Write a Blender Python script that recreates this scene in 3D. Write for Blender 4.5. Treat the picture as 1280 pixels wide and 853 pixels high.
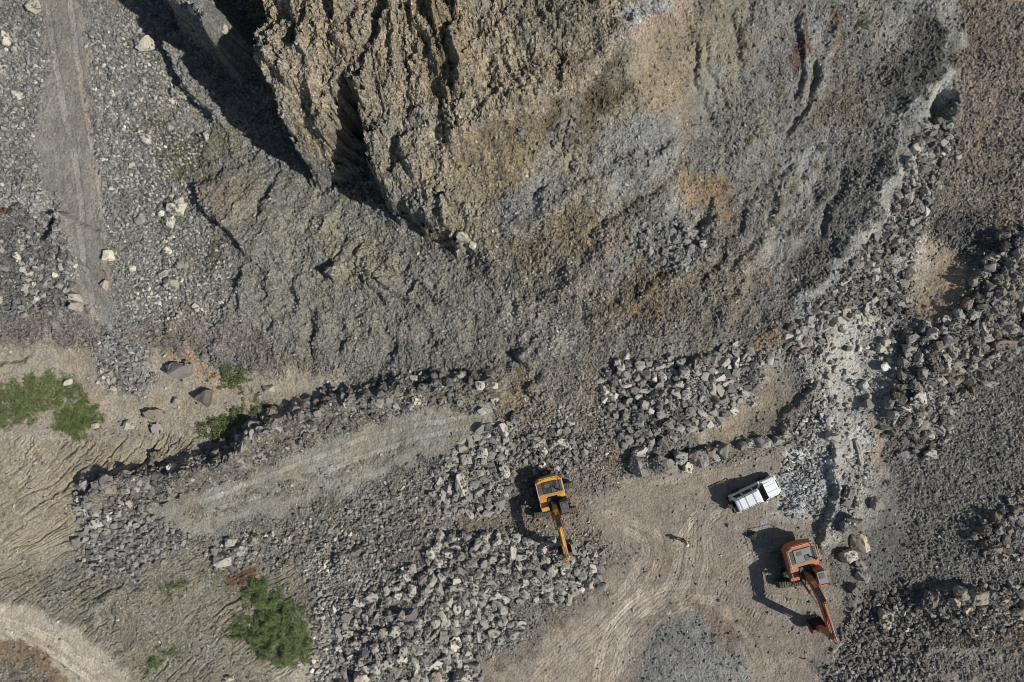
import bpy, bmesh, math, random
import numpy as np
from mathutils import Vector, Matrix, Euler

# ------------------------------------------------------------------ scene, camera, light
for _o in list(bpy.data.objects):
    bpy.data.objects.remove(_o, do_unlink=True)
scene = bpy.context.scene
COL = scene.collection
HCAM = 70.0            # drone height above the pit floor
S = 0.082              # metres per photo pixel on the pit floor
CX, CY = 640.0, 426.5

cam = bpy.data.cameras.new("camera")
cam.sensor_width = 36.0
cam.lens = 36.0 * HCAM / (1280 * S)
cam.clip_start = 0.5
cam.clip_end = 2000.0
camo = bpy.data.objects.new("camera", cam)
COL.objects.link(camo)
camo.location = (0, 0, HCAM)
camo.rotation_euler = (0, 0, 0)
scene.camera = camo

SUN_EL = math.radians(42.0)
SUN_AZ = math.atan2(-0.309, 0.951)          # direction TO the sun in the xy plane
to_sun = Vector((math.cos(SUN_EL) * math.cos(SUN_AZ), math.cos(SUN_EL) * math.sin(SUN_AZ), math.sin(SUN_EL)))
sd = bpy.data.lights.new("sun", 'SUN')
sd.energy = 4.6
sd.angle = math.radians(0.5)
sd.color = (1.0, 0.965, 0.915)
suno = bpy.data.objects.new("sun", sd)
COL.objects.link(suno)
suno.rotation_euler = to_sun.to_track_quat('Z', 'Y').to_euler()
suno.location = (60, -20, 90)

world = bpy.data.worlds.new("World")
scene.world = world
world.use_nodes = True
wn = world.node_tree.nodes
wn.clear()
sky = wn.new('ShaderNodeTexSky')
sky.sky_type = 'NISHITA'
sky.sun_disc = False
sky.sun_elevation = SUN_EL
sky.sun_rotation = math.pi / 2 - SUN_AZ
bg = wn.new('ShaderNodeBackground')
bg.inputs['Strength'].default_value = 0.068
wo = wn.new('ShaderNodeOutputWorld')
world.node_tree.links.new(sky.outputs[0], bg.inputs[0])
world.node_tree.links.new(bg.outputs[0], wo.inputs[0])

scene.render.engine = 'CYCLES'
scene.view_settings.view_transform = 'Standard'
scene.view_settings.look = 'None'
scene.view_settings.exposure = -0.12
scene.view_settings.gamma = 1.0
scene.cycles.max_bounces = 4
scene.cycles.filter_width = 1.0
scene.render.filter_size = 1.0

RNG = np.random.default_rng(7)
random.seed(7)
F = np.float32


def lin(c):
    c = np.asarray(c, dtype=float) / 255.0
    return np.where(c <= 0.04045, c / 12.92, ((c + 0.055) / 1.055) ** 2.4)


ALB = 1.22             # lit look -> albedo


def W(px, py, z=0.0):
    k = (1.0 - np.asarray(z, dtype=float) / HCAM) * S
    return (np.asarray(px, dtype=float) - CX) * k, (CY - np.asarray(py, dtype=float)) * k


def smooth(a, b, x):
    t = np.clip((x - a) / (b - a), 0, 1)
    return t * t * (3 - 2 * t)


# ------------------------------------------------------------------ noise
_perm = np.random.default_rng(11).permutation(256).astype(np.int32)
_perm = np.concatenate([_perm, _perm])
_ga = np.random.default_rng(12).random(256) * 2 * np.pi
_gx, _gy = np.cos(_ga).astype(F), np.sin(_ga).astype(F)
_rt = [np.random.default_rng(20 + i).random(256).astype(F) for i in range(6)]


def hsh(xi, yi, seed=0):
    return _perm[(_perm[(xi + seed * 37) & 255] + yi + seed * 91) & 255]


def perlin(x, y, seed=0):
    x0 = np.floor(x); y0 = np.floor(y)
    xi = x0.astype(np.int32); yi = y0.astype(np.int32)
    fx = (x - x0).astype(F); fy = (y - y0).astype(F)
    u = fx * fx * fx * (fx * (fx * 6 - 15) + 10)
    v = fy * fy * fy * (fy * (fy * 6 - 15) + 10)

    def g(dx, dy):
        h = hsh(xi + dx, yi + dy, seed)
        return _gx[h] * (fx - dx) + _gy[h] * (fy - dy)
    a = g(0, 0); b = g(1, 0); c = g(0, 1); d = g(1, 1)
    ab = a + u * (b - a); cd = c + u * (d - c)
    return (ab + v * (cd - ab)) * F(1.45)


def fbm(x, y, octv=4, seed=0, gain=0.5, lac=2.03):
    s = 0; a = 1.0
    for i in range(octv):
        s = s + a * perlin(x, y, seed + i)
        x = x * lac + 3.7; y = y * lac - 1.3
        a *= gain
    return s


def ridged(x, y, octv=4, seed=0, gain=0.5, lac=2.03):
    s = 0; a = 1.0
    for i in range(octv):
        s = s + a * (1 - 2 * np.abs(perlin(x, y, seed + i)))
        x = x * lac + 3.7; y = y * lac - 1.3
        a *= gain
    return s


def facet(x, y, seed=0, tilt=1.0):
    """cells with a random height and a random tilted top: angular broken rock"""
    x0 = np.floor(x); y0 = np.floor(y)
    xi = x0.astype(np.int32); yi = y0.astype(np.int32)
    best = np.full(x.shape, 9.0, F); second = best.copy()
    h = np.zeros(x.shape, F)
    for dx in (-1, 0, 1):
        for dy in (-1, 0, 1):
            hh = hsh(xi + dx, yi + dy, seed)
            ox = (x0 + dx + _rt[0][hh] - x).astype(F)
            oy = (y0 + dy + _rt[1][hh] - y).astype(F)
            d = ox * ox + oy * oy
            m = d < best
            second = np.where(m, best, np.minimum(second, d))
            val = _rt[2][hh] - 0.5 + tilt * ((_rt[3][hh] - 0.5) * ox + (_rt[4][hh] - 0.5) * oy) * 2
            h = np.where(m, val, h)
            best = np.where(m, d, best)
    edge = np.sqrt(second) - np.sqrt(best)
    return h, edge


# ------------------------------------------------------------------ terrain grid
STEP = 0.08


def axis(half, far):
    core = np.arange(-half, half + STEP / 2, STEP)
    e = []; p = core[-1]; s = STEP
    while p < far:
        s *= 1.13; p += s; e.append(p)
    e = np.array(e)
    return np.concatenate([-e[::-1], core, e]), len(e)


GX, NEX = axis(53.5, 160)
GY, NEY = axis(36.0, 140)
X, Y = np.meshgrid(GX.astype(F), GY.astype(F))
print("grid", X.shape)


def rbf(points, c=3.0):
    P = np.array(points, dtype=float)
    x, y = W(P[:, 0], P[:, 1], P[:, 2])
    z = P[:, 2]
    n = len(z)
    r = np.sqrt((x[:, None] - x[None]) ** 2 + (y[:, None] - y[None]) ** 2 + c * c)
    A = np.zeros((n + 1, n + 1)); A[:n, :n] = r; A[:n, n] = 1; A[n, :n] = 1
    A[:n, :n] += np.eye(n) * -0.02
    w = np.linalg.solve(A, np.concatenate([z, [0]]))
    # coarse evaluation then bilinear upsampling
    cx = np.linspace(GX[0], GX[-1], 500); cy = np.linspace(GY[0], GY[-1], 430)
    cx = np.unique(np.concatenate([cx, np.arange(-54, 54, 0.5)])); cy = np.unique(np.concatenate([cy, np.arange(-37, 37, 0.5)]))
    XX, YY = np.meshgrid(np.clip(cx, -62, 62), np.clip(cy, -44, 44))
    Z = np.full(XX.shape, w[n])
    for i in range(n):
        Z += w[i] * np.sqrt((XX - x[i]) ** 2 + (YY - y[i]) ** 2 + c * c)
    tmp = np.array([np.interp(GX, cx, Z[j]) for j in range(len(cy))])
    out = np.array([np.interp(GY, cy, tmp[:, i]) for i in range(len(GX))]).T
    return out.astype(F)


common = [
    # pit floor
    (750, 640, .5), (850, 620, .1), (850, 720, 0), (930, 650, 0), (700, 800, 0), (620, 845, 0), (850, 850, 0), (980, 780, 0),
    (1010, 640, .2), (1100, 640, 0), (1100, 690, -.2), (780, 720, 0), (720, 860, 0), (900, 580, .2),
    # lower right
    (1180, 600, .6), (1275, 560, 1.2), (1275, 700, 1.2), (1180, 720, .9), (1150, 820, 1.0), (1275, 845, 1.4), (1060, 845, .3),
    (1060, 430, 1.6), (1060, 520, 1.2), (1000, 540, .7), (960, 500, .9), (930, 540, .5),
    # right
    (1160, 350, 1.2), (1200, 290, 2.2), (1230, 150, 3.6), (1275, 30, 5), (1215, 10, 5.4), (1275, 240, 3.2), (1275, 380, 1.8),
    (1190, 80, 4.4), (1130, 200, 3.9), (1060, 340, 3.1), (1000, 410, 2.8),
    (1110, 110, 3.6), (1050, 150, 3.6), (1050, 60, 4.6), (1040, 260, 3.2), (980, 310, 3.2), (950, 390, 3.0), (850, 430, 2.8),
    (900, 250, 5.4), (900, 100, 7.4), (1000, 10, 6), (880, 340, 4.6), (800, 340, 5.6), (760, 400, 4.2),
    (820, 440, 2.2), (900, 470, 1.4), (800, 520, 1.2),
    # middle, below the wall
    (620, 470, 2.6), (750, 440, 2.8), (700, 480, 2.3), (690, 430, 3.6),
    (640, 540, 1.8), (720, 560, 1.3), (780, 590, .6),
    # ramp and what lies either side of it
    (250, 635, 1.5), (400, 585, 1.8), (520, 550, 2.1), (600, 530, 2.2), (150, 660, 1.2),
    (350, 660, 1.1), (500, 620, 1.4), (620, 610, 1.2), (690, 640, .9),
    (50, 600, 2.2), (-20, 680, 1.6), (150, 540, 2.3), (50, 500, 2.6), (100, 720, .9),
    (300, 720, .8), (200, 750, .8), (50, 800, .7), (150, 845, .5), (350, 800, .7), (430, 840, .5),
    (560, 720, 1.2), (500, 790, .9), (660, 700, .9), (500, 840, .6), (700, 740, .3), (440, 700, 1.2), (600, 780, .3),
    (100, 455, 2.6), (200, 465, 2.4), (280, 485, 2.3), (30, 465, 2.8), (380, 490, 2.2), (480, 470, 2.4), (550, 470, 2.5),
]
low_only = [
    (50, 50, 6.4), (150, 100, 6.2), (100, 250, 5.7), (220, 250, 5.5), (50, 350, 5.2), (200, 370, 5.0), (100, 395, 4.7), (-40, 200, 6),
    (270, 60, 5.8), (220, 20, 6.0), (300, 120, 5.4), (330, 180, 5.2), (400, 235, 5.0), (340, 20, 6.0), (420, 120, 5.4),
    (350, 260, 5.8), (310, 200, 5.6), (310, 300, 6.0), (450, 300, 5.0), (400, 360, 4.6), (330, 400, 4.2), (450, 420, 3.4),
    (530, 300, 5.0), (560, 370, 4.6), (620, 400, 4.2), (500, 200, 5.5), (600, 250, 5.5),
    (600, 340, 5.6), (680, 380, 4.6), (700, 300, 6.4), (700, 200, 7), (700, 50, 8), (500, 20, 6.5),
]
high_only = [
    (320, 20, 15.6), (330, 90, 16.2), (360, 150, 13.4), (402, 226, 6.8), (393, 198, 9.6), (405, 165, 12.6), (376, 190, 10.6), (400, 100, 15.8), (400, 10, 17.6), (500, 60, 17), (500, 160, 14.2),
    (450, 200, 12.4), (500, 255, 10.6), (560, 290, 8.6), (592, 325, 6.6), (600, 150, 14), (600, 30, 17.5), (650, 250, 10.6), (620, 330, 6.4),
    (690, 60, 15.4), (740, 130, 12), (700, 200, 11.4), (800, 200, 9), (760, 40, 14), (830, 20, 11.5), (830, 110, 9.6), (650, 330, 6.4), (720, 290, 8.2),
    (680, 380, 4.6), (750, 340, 6.2), (450, -60, 18.5), (650, -60, 18), (300, -60, 17.5),
]
ZL = rbf(common + low_only)
ZH = rbf(common + high_only)


def polyseg(pts):
    return list(zip(pts[:-1], pts[1:]))


def inpoly(px, py, poly):
    inside = np.zeros(px.shape, bool)
    n = len(poly)
    for i in range(n):
        x1, y1 = poly[i]; x2, y2 = poly[(i + 1) % n]
        if y1 == y2:
            continue
        c = ((y1 > py) != (y2 > py)) & (px < (x2 - x1) * (py - y1) / (y2 - y1) + x1)
        inside ^= c
    return inside


def pdist(px, py, pts, closed=False):
    """distance to a polyline, and the signed side (positive right of travel in x-right y-up axes)"""
    best = np.full(px.shape, 1e9, F); side = np.zeros(px.shape, F); par = np.zeros(px.shape, F)
    q = list(pts) + ([pts[0]] if closed else [])
    acc = 0.0
    for (x1, y1), (x2, y2) in polyseg(q):
        dx, dy = x2 - x1, y2 - y1
        L = math.hypot(dx, dy) + 1e-9
        t = np.clip(((px - x1) * dx + (py - y1) * dy) / (L * L), 0, 1)
        d = np.hypot(px - (x1 + t * dx), py - (y1 + t * dy))
        m = d < best
        best = np.where(m, d, best)
        side = np.where(m, np.sign((px - x1) * dy - (py - y1) * dx), side)
        par = np.where(m, acc + t * L, par)
        acc += L
    return best, side, par / acc


# warp so drawn lines come out ragged
WX = fbm(X * 0.35, Y * 0.35, 4, 3, 0.55)
WY = fbm(X * 0.35 + 40, Y * 0.35 - 17, 4, 8, 0.55)

cliffA = [(290, -130), (322, 0), (327, 23), (314, 59), (314, 77), (328, 96), (345, 120), (357, 150), (368, 180), (376, 202), (390, 222), (403, 230),
          (411, 208), (416, 176), (424, 138), (444, 114), (463, 160), (464, 200), (472, 230), (486, 249), (500, 258), (520, 267), (543, 285), (570, 297), (596, 325),
          (650, 372), (720, 420), (1500, 430), (1500, -300), (290, -300)]
zA = [16.4, 16.2, 16.2, 16.2, 16, 15.6, 14.6, 12.8, 11.6, 10.4, 8.6, 6.8, 8.6, 11.4, 12.8, 12.9, 12.6, 12.0, 11.8, 11.2, 10.7, 10, 9.2, 8.2, 6.6, 5, 4, 4, 8, 17]
polyA = [tuple(float(v) for v in W(p[0], p[1], z)) for p, z in zip(cliffA, zA)]
xw = X + 0.6 * WX + .30 * fbm(X * 1.3, Y * 1.3, 4, 600, .6); yw = Y + 0.6 * WY + .30 * fbm(X * 1.3 + 5, Y * 1.3, 4, 610, .6)
dA, _, _ = pdist(xw, yw, polyA, True)
sA = np.where(inpoly(xw, yw, polyA), dA, -dA)
mA = smooth(-0.75, 0.45, sA + .25 * perlin(X * .9, Y * .9, 620))
Z = ZL + (ZH - ZL) * mA
del dA


def region(pts, pad):
    xs = [p[0] for p in pts]; ys = [p[1] for p in pts]
    i0 = np.searchsorted(GX, min(xs) - pad); i1 = np.searchsorted(GX, max(xs) + pad)
    j0 = np.searchsorted(GY, min(ys) - pad); j1 = np.searchsorted(GY, max(ys) + pad)
    return slice(max(j0, 0), j1), slice(max(i0, 0), i1)


def topx(pts, z):
    return [tuple(float(v) for v in W(p[0], p[1], z)) for p in pts]


def bund(pts, z, h, w, warp=0.5, taper=0.12):
    q = topx(pts, z); r = region(q, w * 2.5 + 2)
    d, s, t = pdist(X[r] + warp * WX[r], Y[r] + warp * WY[r], q)
    tp = smooth(0, taper, t) * smooth(0, taper, 1 - t)
    Z[r] += h * np.exp(-(d / w) ** 2) * tp


def lip(pts, z, h, w=0.35, back=3.0, warp=0.4, taper=0.15):
    """scarp: sharp on the left of travel (photo axes), high side decays away to the right"""
    q = topx(pts, z); r = region(q, back * 3 + 1)
    d, s, t = pdist(X[r] + warp * WX[r], Y[r] + warp * WY[r], q)
    tp = smooth(0, taper, t) * smooth(0, taper, 1 - t)
    sdist = np.where(s > 0, d, -d)
    Z[r] += h * smooth(-w, w, sdist) * np.exp(-np.maximum(sdist, 0) / back) * tp


def ditch(pts, z, h, w, warp=0.4, taper=0.15):
    bund(pts, z, -h, w, warp, taper)


def mound(px, py, z, h, rx, ry=None, rot=0.0, p=2.0, warp=0.5):
    ry = ry or rx
    x, y = [float(v) for v in W(px, py, z)]
    R = max(rx, ry) * 2.2
    r = region([(x, y)], R)
    dx = X[r] + warp * WX[r] - x; dy = Y[r] + warp * WY[r] - y
    c, s = math.cos(rot), math.sin(rot)
    u = (dx * c + dy * s) / rx; v = (-dx * s + dy * c) / ry
    Z[r] += h * np.exp(-(np.sqrt(u * u + v * v)) ** p)


# pinnacle and ledge inside the big shadow
def crest(pts, z, h, w, p=4, warp=.4, taper=.1):
    q = topx(pts, z); r = region(q, w * 2.5 + 2)
    d, s_, t = pdist(X[r] + warp * WX[r], Y[r] + warp * WY[r], q)
    Z[r] += h * np.exp(-(d / w) ** p) * smooth(1.0, 1 - taper, t)


crest([(190, -60), (225, -8), (250, 14), (272, 40), (284, 52)], 12.5, 7.0, 1.6)
crest([(284, 40), (292, 55), (296, 64)], 10, 2.2, .9)
lip([(200, 48), (208, 60), (218, 77), (232, 112), (262, 140), (284, 164)][::-1], 6, 1.7, 0.3, 2.4, 0.35)
lip([(242, 225), (256, 262), (278, 284), (300, 303), (320, 330)][::-1], 5.8, 1.3, 0.3, 3.0, 0.3)
lip([(312, 330), (300, 350), (278, 385), (272, 400)][::-1], 5.2, .6, 0.3, 2.0, 0.3)
for pts, h in (([(352, 215), (346, 235), (340, 262), (330, 290)], .9), ([(452, 300), (449, 330), (455, 350)], .8), ([(330, 290), (326, 330), (335, 360), (322, 400)], .7), ([(400, 380), (392, 410), (385, 450)], .8), ([(448, 380), (455, 410), (452, 440)], .8),
               ([(372, 330), (368, 370), (372, 400)], .5), ([(482, 400), (492, 430), (486, 455)], .7), ([(425, 380), (428, 420), (420, 455)], .6), ([(530, 400), (540, 430), (532, 450)], .6), ([(300, 330), (303, 370), (290, 410)], .6), ([(510, 320), (512, 350), (520, 370)], .6)):
    lip(pts[::-1], 4.6, h * .55, .25, 1.3, .55, .35)
    ditch([(p[0] - 5, p[1] + 2) for p in pts], 4.6, h * .55, .7, .7, .4)
lip([(404, 338), (414, 346), (424, 356)][::-1], 5.2, 1.6, 0.25, 2.0, 0.2, 0.3)
lip([(85, 262), (72, 282), (60, 310)][::-1], 5.8, 1.3, 0.35, 3.0, 0.4)
# ribs on the rock mass
lip([(495, -10), (501, 14), (482, 58), (465, 93), (443, 127), (430, 160)][::-1], 15, 1.6, 0.35, 2.4, 0.4)
lip([(502, 14), (523, 38), (538, 65), (544, 100), (568, 140)][::-1], 15, 1.3, 0.3, 2.2, 0.4)
lip([(513, -5), (540, 17), (550, 50)][::-1], 16, 1.4, 0.3, 2.0, 0.3)
lip([(582, -10), (580, 31), (565, 65), (575, 100), (571, 141)][::-1], 15, 1.5, 0.3, 2.6, 0.3)
lip([(345, -10), (372, 30), (380, 70), (395, 100)][::-1], 16, 1.2, 0.3, 2.2, 0.4)
lip([(352, 95), (372, 118), (398, 130), (392, 160), (400, 200)][::-1], 13.5, 1.3, 0.35, 2.0, 0.4)
lip([(498, 175), (508, 205), (520, 225)][::-1], 12.5, 1.1, 0.3, 1.6, 0.3)
lip([(545, 245), (552, 268), (556, 290)][::-1], 10, 1.2, 0.3, 1.6, 0.3)
lip([(420, -10), (432, 25), (425, 60), (440, 90)][::-1], 16, 1.0, 0.3, 2.0, 0.4)
# pink ledge across the face
bund([(860, 5), (800, 40), (760, 72), (720, 110), (650, 140), (590, 162), (555, 205)], 12.5, 1.2, 1.5, 0.5)
lip([(840, 270), (858, 288), (880, 284), (900, 270)], 5.2, .9, .3, 1.6, .4)
lip([(450, 335), (480, 360), (520, 385), (545, 395)][::-1], 4.6, .8, .25, 1.2, .5)
lip([(430, 320), (455, 350), (490, 390)][::-1], 4.8, .7, .25, 1.2, .5)
lip([(470, 330), (520, 350), (560, 380), (600, 395)][::-1], 4.8, .7, .25, 1.2, .5)
lip([(640, 438), (652, 452), (668, 466)][::-1], 3.2, 1.3, .3, 2.0, .3, .3)
lip([(655, 480), (668, 500), (690, 510)][::-1], 2.4, .9, .3, 1.6, .4)
lip([(992, 18), (1000, 60), (1004, 95), (998, 130)][::-1], 5.4, .7, .3, 1.6, .3)
# pale ridge line and the notch right of it
bund([(1195, 10), (1190, 70), (1175, 115), (1140, 150), (1122, 215), (1100, 270), (1060, 320), (1020, 370), (990, 412)], 4.2, .5, 1.3, .4)
mound(1192, 128, 4.5, 1.3, .8, 1.5, 0.3, 4, .2)
mound(1178, 132, 4.5, -1.0, .8, 2.0, -0.4, 3, .2)
# diagonal ledges and runnels down the bowl
for pts, h, w in (([(860, 180), (800, 212), (740, 242), (690, 275), (620, 305)], .7, .8), ([(905, 285), (860, 330), (800, 378), (720, 402)], .7, .9), ([(1012, 185), (985, 240), (960, 300), (930, 368), (898, 412)], .6, .7),
                  ([(970, 150), (930, 200), (900, 260), (880, 300)], .5, .9), ([(780, 295), (740, 335), (700, 365), (640, 392)], .6, .9), ([(1050, 20), (1040, 80), (1010, 150)], .5, .7), ([(960, 0), (930, 60), (915, 130)], .5, .8)):
    bund(pts, 6, h, w, .7)
for pts, h, w in (([(845, 55), (862, 110), (886, 166)], .5, .3), ([(868, 60), (890, 110), (905, 150)], .4, .3), ([(830, 230), (780, 262), (720, 300)], .6, .5), ([(960, 205), (940, 260), (905, 320), (870, 370)], .5, .4), ([(1030, 60), (1020, 120), (990, 170)], .5, .35),
                  ([(720, 210), (690, 235), (650, 262)], .5, .4), ([(840, 345), (800, 395), (760, 425)], .5, .4), ([(1075, 190), (1060, 240), (1035, 290)], .5, .4), ([(905, 20), (915, 80), (930, 120)], .4, .3)):
    ditch(pts, 6, h, w, .6)
# boulder banks
bund([(1300, 280), (1250, 345), (1215, 395), (1165, 440), (1140, 500), (1125, 550)], 2.5, 2.0, 3.2, .6)
bund([(90, 640), (130, 600), (205, 598), (290, 572), (335, 532), (400, 512), (500, 488), (640, 478)], 2.8, 1.9, 1.15, .6, .06)
mound(322, 552, 3, 1.2, 2.4, 1.1, .6)
mound(285, 580, 3, 1.0, 1.8, 1.0, .6)
mound(235, 590, 3, .7, 1.6, .9, .5)
mound(180, 596, 3, .5, 1.4, .8, .5)
bund([(1005, 535), (950, 551), (880, 570), (780, 585)], .8, .35, 1.1, .3)
lip([(1022, 470), (1000, 500), (985, 525), (978, 545)][::-1], 1.3, .7, .4, 2.4, .6)
lip([(1030, 545), (1036, 590), (1046, 612), (1040, 634), (1032, 656), (1024, 690)][::-1], .8, 1.0, .3, 1.2, .6)
mound(1062, 656, .5, .8, 1.6)
# heaps
mound(500, 800, .8, 1.2, 5.0, 3.6, .7, 3)
mound(590, 715, 1.0, 1.0, 5.0, 3.4, .3, 3)
mound(690, 715, .7, .8, 4.0, 1.8, .1, 3)
lip([(425, 810), (440, 765), (475, 745), (520, 712), (560, 672)][::-1], 1.0, .7, .4, 3, .5)
lip([(545, 600), (580, 560), (610, 535), (625, 520)][::-1], 2.0, .8, .4, 2.4, .4)
lip([(415, 690), (440, 690), (460, 675)], 1.2, .6, .3, 1.5, .4)
mound(850, 510, 1.2, 1.0, 5.5, 3.6, .5, 3)
lip([(760, 490), (772, 455), (850, 462), (870, 445), (905, 438)], 2.2, .7, .35, 2.5, .4)
mound(868, 852, 0, .5, 5.6, 6.4, 0, 4, .5)
mound(1245, 665, 1, .9, 3.0, 2.4, .5, 3)
mound(1200, 765, 1, .7, 4.0, 2.0, 0, 3)
lip([(1150, 770), (1165, 740), (1180, 735), (1240, 738), (1280, 730)], 1.0, .8, .4, 2.5, .4)
lip([(1030, 850), (1045, 815), (1060, 790), (1072, 755), (1090, 745)][::-1], .4, .7, .4, 3.0, .4)
# rims at the foot of the bench, road at lower left
lip([(-40, 470), (30, 452), (48, 444)], 2.8, .5, .3, 3.0, .3)
lip([(-40, 775), (40, 800), (100, 845), (130, 880)][::-1], .6, .5, .4, 3, .3)
lip([(-40, 735), (40, 752), (100, 782), (150, 820), (190, 870)], .8, .4, .5, 3, .3)
lip([(120, 790), (122, 760), (150, 740), (200, 740)][::-1], .9, .5, .3, 2, .4)

# ------------------------------------------------------------------ zones (photo positions of ground areas, found by projecting the ground itself)
kz = 1.0 / (S * (1 - Z / HCAM))
PX = CX + X * kz; PY = CY - Y * kz
del kz
wpx = PX + 15 * fbm(X * 0.4, Y * 0.4, 6, 31, 0.57)
wpy = PY + 15 * fbm(X * 0.4 + 9, Y * 0.4 + 5, 6, 41, 0.57)
# directions the slopes shed: a fan below the summit, slanting streaks further right
ax_, ay_ = [float(v) for v in W(505, -150, 16)]
FR = np.hypot(X - ax_, Y - ay_); FA = np.arctan2(X - ax_, ay_ - Y)
fanu = FA * 26 + .9 * WX; fanv = FR * .11 + .3 * WY
_c, _s = math.cos(math.radians(-122)), math.sin(math.radians(-122))
slu = -X * _s + Y * _c + .6 * WX; slv = X * _c + Y * _s
AN = fbm(slu * .30, slv * .09, 3, 500, .5)
colr = np.empty(X.shape + (3,), F); colr[:] = lin((120, 115, 107))
rock = np.zeros(X.shape, F); scree = np.full(X.shape, .7, F); rill = np.zeros(X.shape, F); fur = np.zeros(X.shape, F)


def paint(mask, r, c=None, rk=None, sc=None, rl=None, a=1.0, fu=None):
    m = mask * F(a)
    if c is not None:
        colr[r] += (lin(c).astype(F) - colr[r]) * m[..., None]
    for fld, v in ((rock, rk), (scree, sc), (rill, rl), (fur, fu)):
        if v is not None:
            fld[r] += (F(v) - fld[r]) * m


def prange(pts, pad):
    x0 = min(p[0] for p in pts) - pad; x1 = max(p[0] for p in pts) + pad
    y0 = min(p[1] for p in pts) - pad; y1 = max(p[1] for p in pts) + pad
    q = [tuple(float(v) for v in W(x, y, z)) for x in (x0, x1) for y in (y0, y1) for z in (0, 18)]
    return region(q, 1)


def zone(poly, f=10, wp=1.0, **k):
    r = prange(poly, f + 25)
    qx = PX[r] + (wpx[r] - PX[r]) * F(wp); qy = PY[r] + (wpy[r] - PY[r]) * F(wp)
    d, _, _ = pdist(qx, qy, poly, True)
    sgn = np.where(inpoly(qx, qy, poly), d, -d)
    paint(smooth(-f, f, sgn), r, **k)


def blob(x, y, rx, ry, rot=0.0, f=.34, wp=1.0, **k):
    R = max(rx, ry)
    r = prange([(x - R, y - R), (x + R, y + R)], 40)
    dx = PX[r] + (wpx[r] - PX[r]) * F(wp) - x; dy = PY[r] + (wpy[r] - PY[r]) * F(wp) - y
    c, s = math.cos(rot), math.sin(rot)
    d = np.hypot((dx * c + dy * s) / rx, (-dx * s + dy * c) / ry) + .22 * wp * AN[r]
    paint(smooth(1 + f, 1 - f, d), r, **k)


def streak(pts, w, **k):
    r = prange(pts, w * 2 + 25)
    d, _, t = pdist(wpx[r], wpy[r], pts)
    paint(smooth(w * 1.5, w * .4, d), r, **k)


zone([(860, -80), (1195, -80), (1195, 100), (1110, 280), (990, 430), (760, 460), (690, 330), (860, 200)], 20, c=(122, 119, 114), sc=.5, fu=1)
zone([(300, -120), (880, -120), (820, 120), (660, 330), (590, 330), (440, 250), (310, 110)], 12, c=(142, 129, 107), rk=1, sc=.35)
zone([(230, 100), (320, 170), (440, 250), (600, 325), (720, 400), (680, 465), (340, 475), (250, 400), (240, 230)], 12, c=(121, 117, 108), rk=.32, sc=.45)
zone([(165, -60), (310, -60), (330, 120), (440, 245), (320, 210), (262, 140), (215, 85)], 8, c=(118, 116, 112), rk=.55, sc=.4)
zone([(700, 40), (870, 20), (860, 180), (760, 290), (640, 330), (570, 260), (560, 190), (700, 120)], 20, c=(126, 118, 102), rk=.25, sc=.5, fu=.6)
zone([(590, 320), (760, 240), (930, 270), (900, 400), (760, 450), (640, 440)], 24, c=(118, 111, 100), rk=.2, sc=.75, fu=.9)
blob(420, 315, 70, 40, .4, c=(128, 122, 106), rk=.5)
blob(360, 330, 40, 60, 0, c=(122, 118, 108))
blob(470, 60, 60, 70, 0, c=(140, 126, 104))
blob(560, 60, 35, 70, 0, c=(130, 116, 88))
blob(500, 180, 60, 45, 0, c=(130, 122, 108))
blob(480, 250, 70, 30, .5, c=(120, 117, 112))
blob(620, 200, 60, 45, -.5, c=(140, 124, 94), rk=.12, sc=.5)
blob(660, 160, 60, 35, -.6, c=(122, 108, 78), rk=.15, sc=.5)
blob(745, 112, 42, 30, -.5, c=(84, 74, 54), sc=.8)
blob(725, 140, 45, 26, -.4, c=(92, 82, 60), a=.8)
blob(660, 255, 60, 28, -.5, c=(120, 117, 112))
blob(840, 90, 45, 85, .15, c=(146, 129, 102), rk=.1, sc=.3)
blob(900, 60, 40, 70, .2, c=(132, 122, 102), a=.8)
blob(810, 12, 34, 20, -.4, c=(142, 146, 146), rk=.4)
blob(690, 20, 60, 40, 0, c=(116, 108, 92))
blob(700, 80, 50, 20, -.4, c=(132, 116, 100))
blob(800, 190, 60, 40, -.5, c=(128, 127, 124))
blob(880, 240, 34, 30, 0, c=(140, 118, 86), sc=.5)
blob(905, 245, 20, 18, 0, c=(138, 106, 70), a=.6)
blob(700, 300, 60, 28, -.4, c=(124, 108, 80), sc=.8)
blob(840, 330, 70, 28, -.3, c=(116, 104, 84), sc=.8)
blob(850, 305, 45, 26, -.3, c=(112, 112, 112), rk=.5)
blob(800, 375, 60, 30, -.2, c=(116, 100, 80), sc=.9)
blob(930, 340, 70, 22, -1.0, c=(130, 118, 100), a=.8)
blob(900, 400, 50, 25, -.6, c=(120, 112, 100))
blob(1010, 300, 26, 50, .4, c=(122, 108, 90), a=.7)
blob(965, 290, 16, 60, .5, c=(132, 128, 118), a=.7)
blob(960, 352, 5, 5, 0, c=(180, 120, 70), a=.8)
blob(955, 422, 16, 9, 0, c=(150, 118, 78), a=.8)
blob(930, 435, 60, 7, -.2, c=(140, 116, 84), a=.7)
blob(1000, 72, 8, 26, 0, c=(92, 64, 58))
blob(1002, 40, 6, 40, 0.1, c=(104, 84, 76), a=.8)
blob(1047, 50, 6, 34, 0, c=(122, 96, 72), a=.8)
blob(1060, 120, 34, 24, 0, c=(110, 98, 84), a=.7)
blob(1040, 140, 40, 14, 0, c=(108, 92, 72), a=.6)
blob(1110, 40, 40, 30, .6, c=(132, 122, 108), a=.7)
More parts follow.
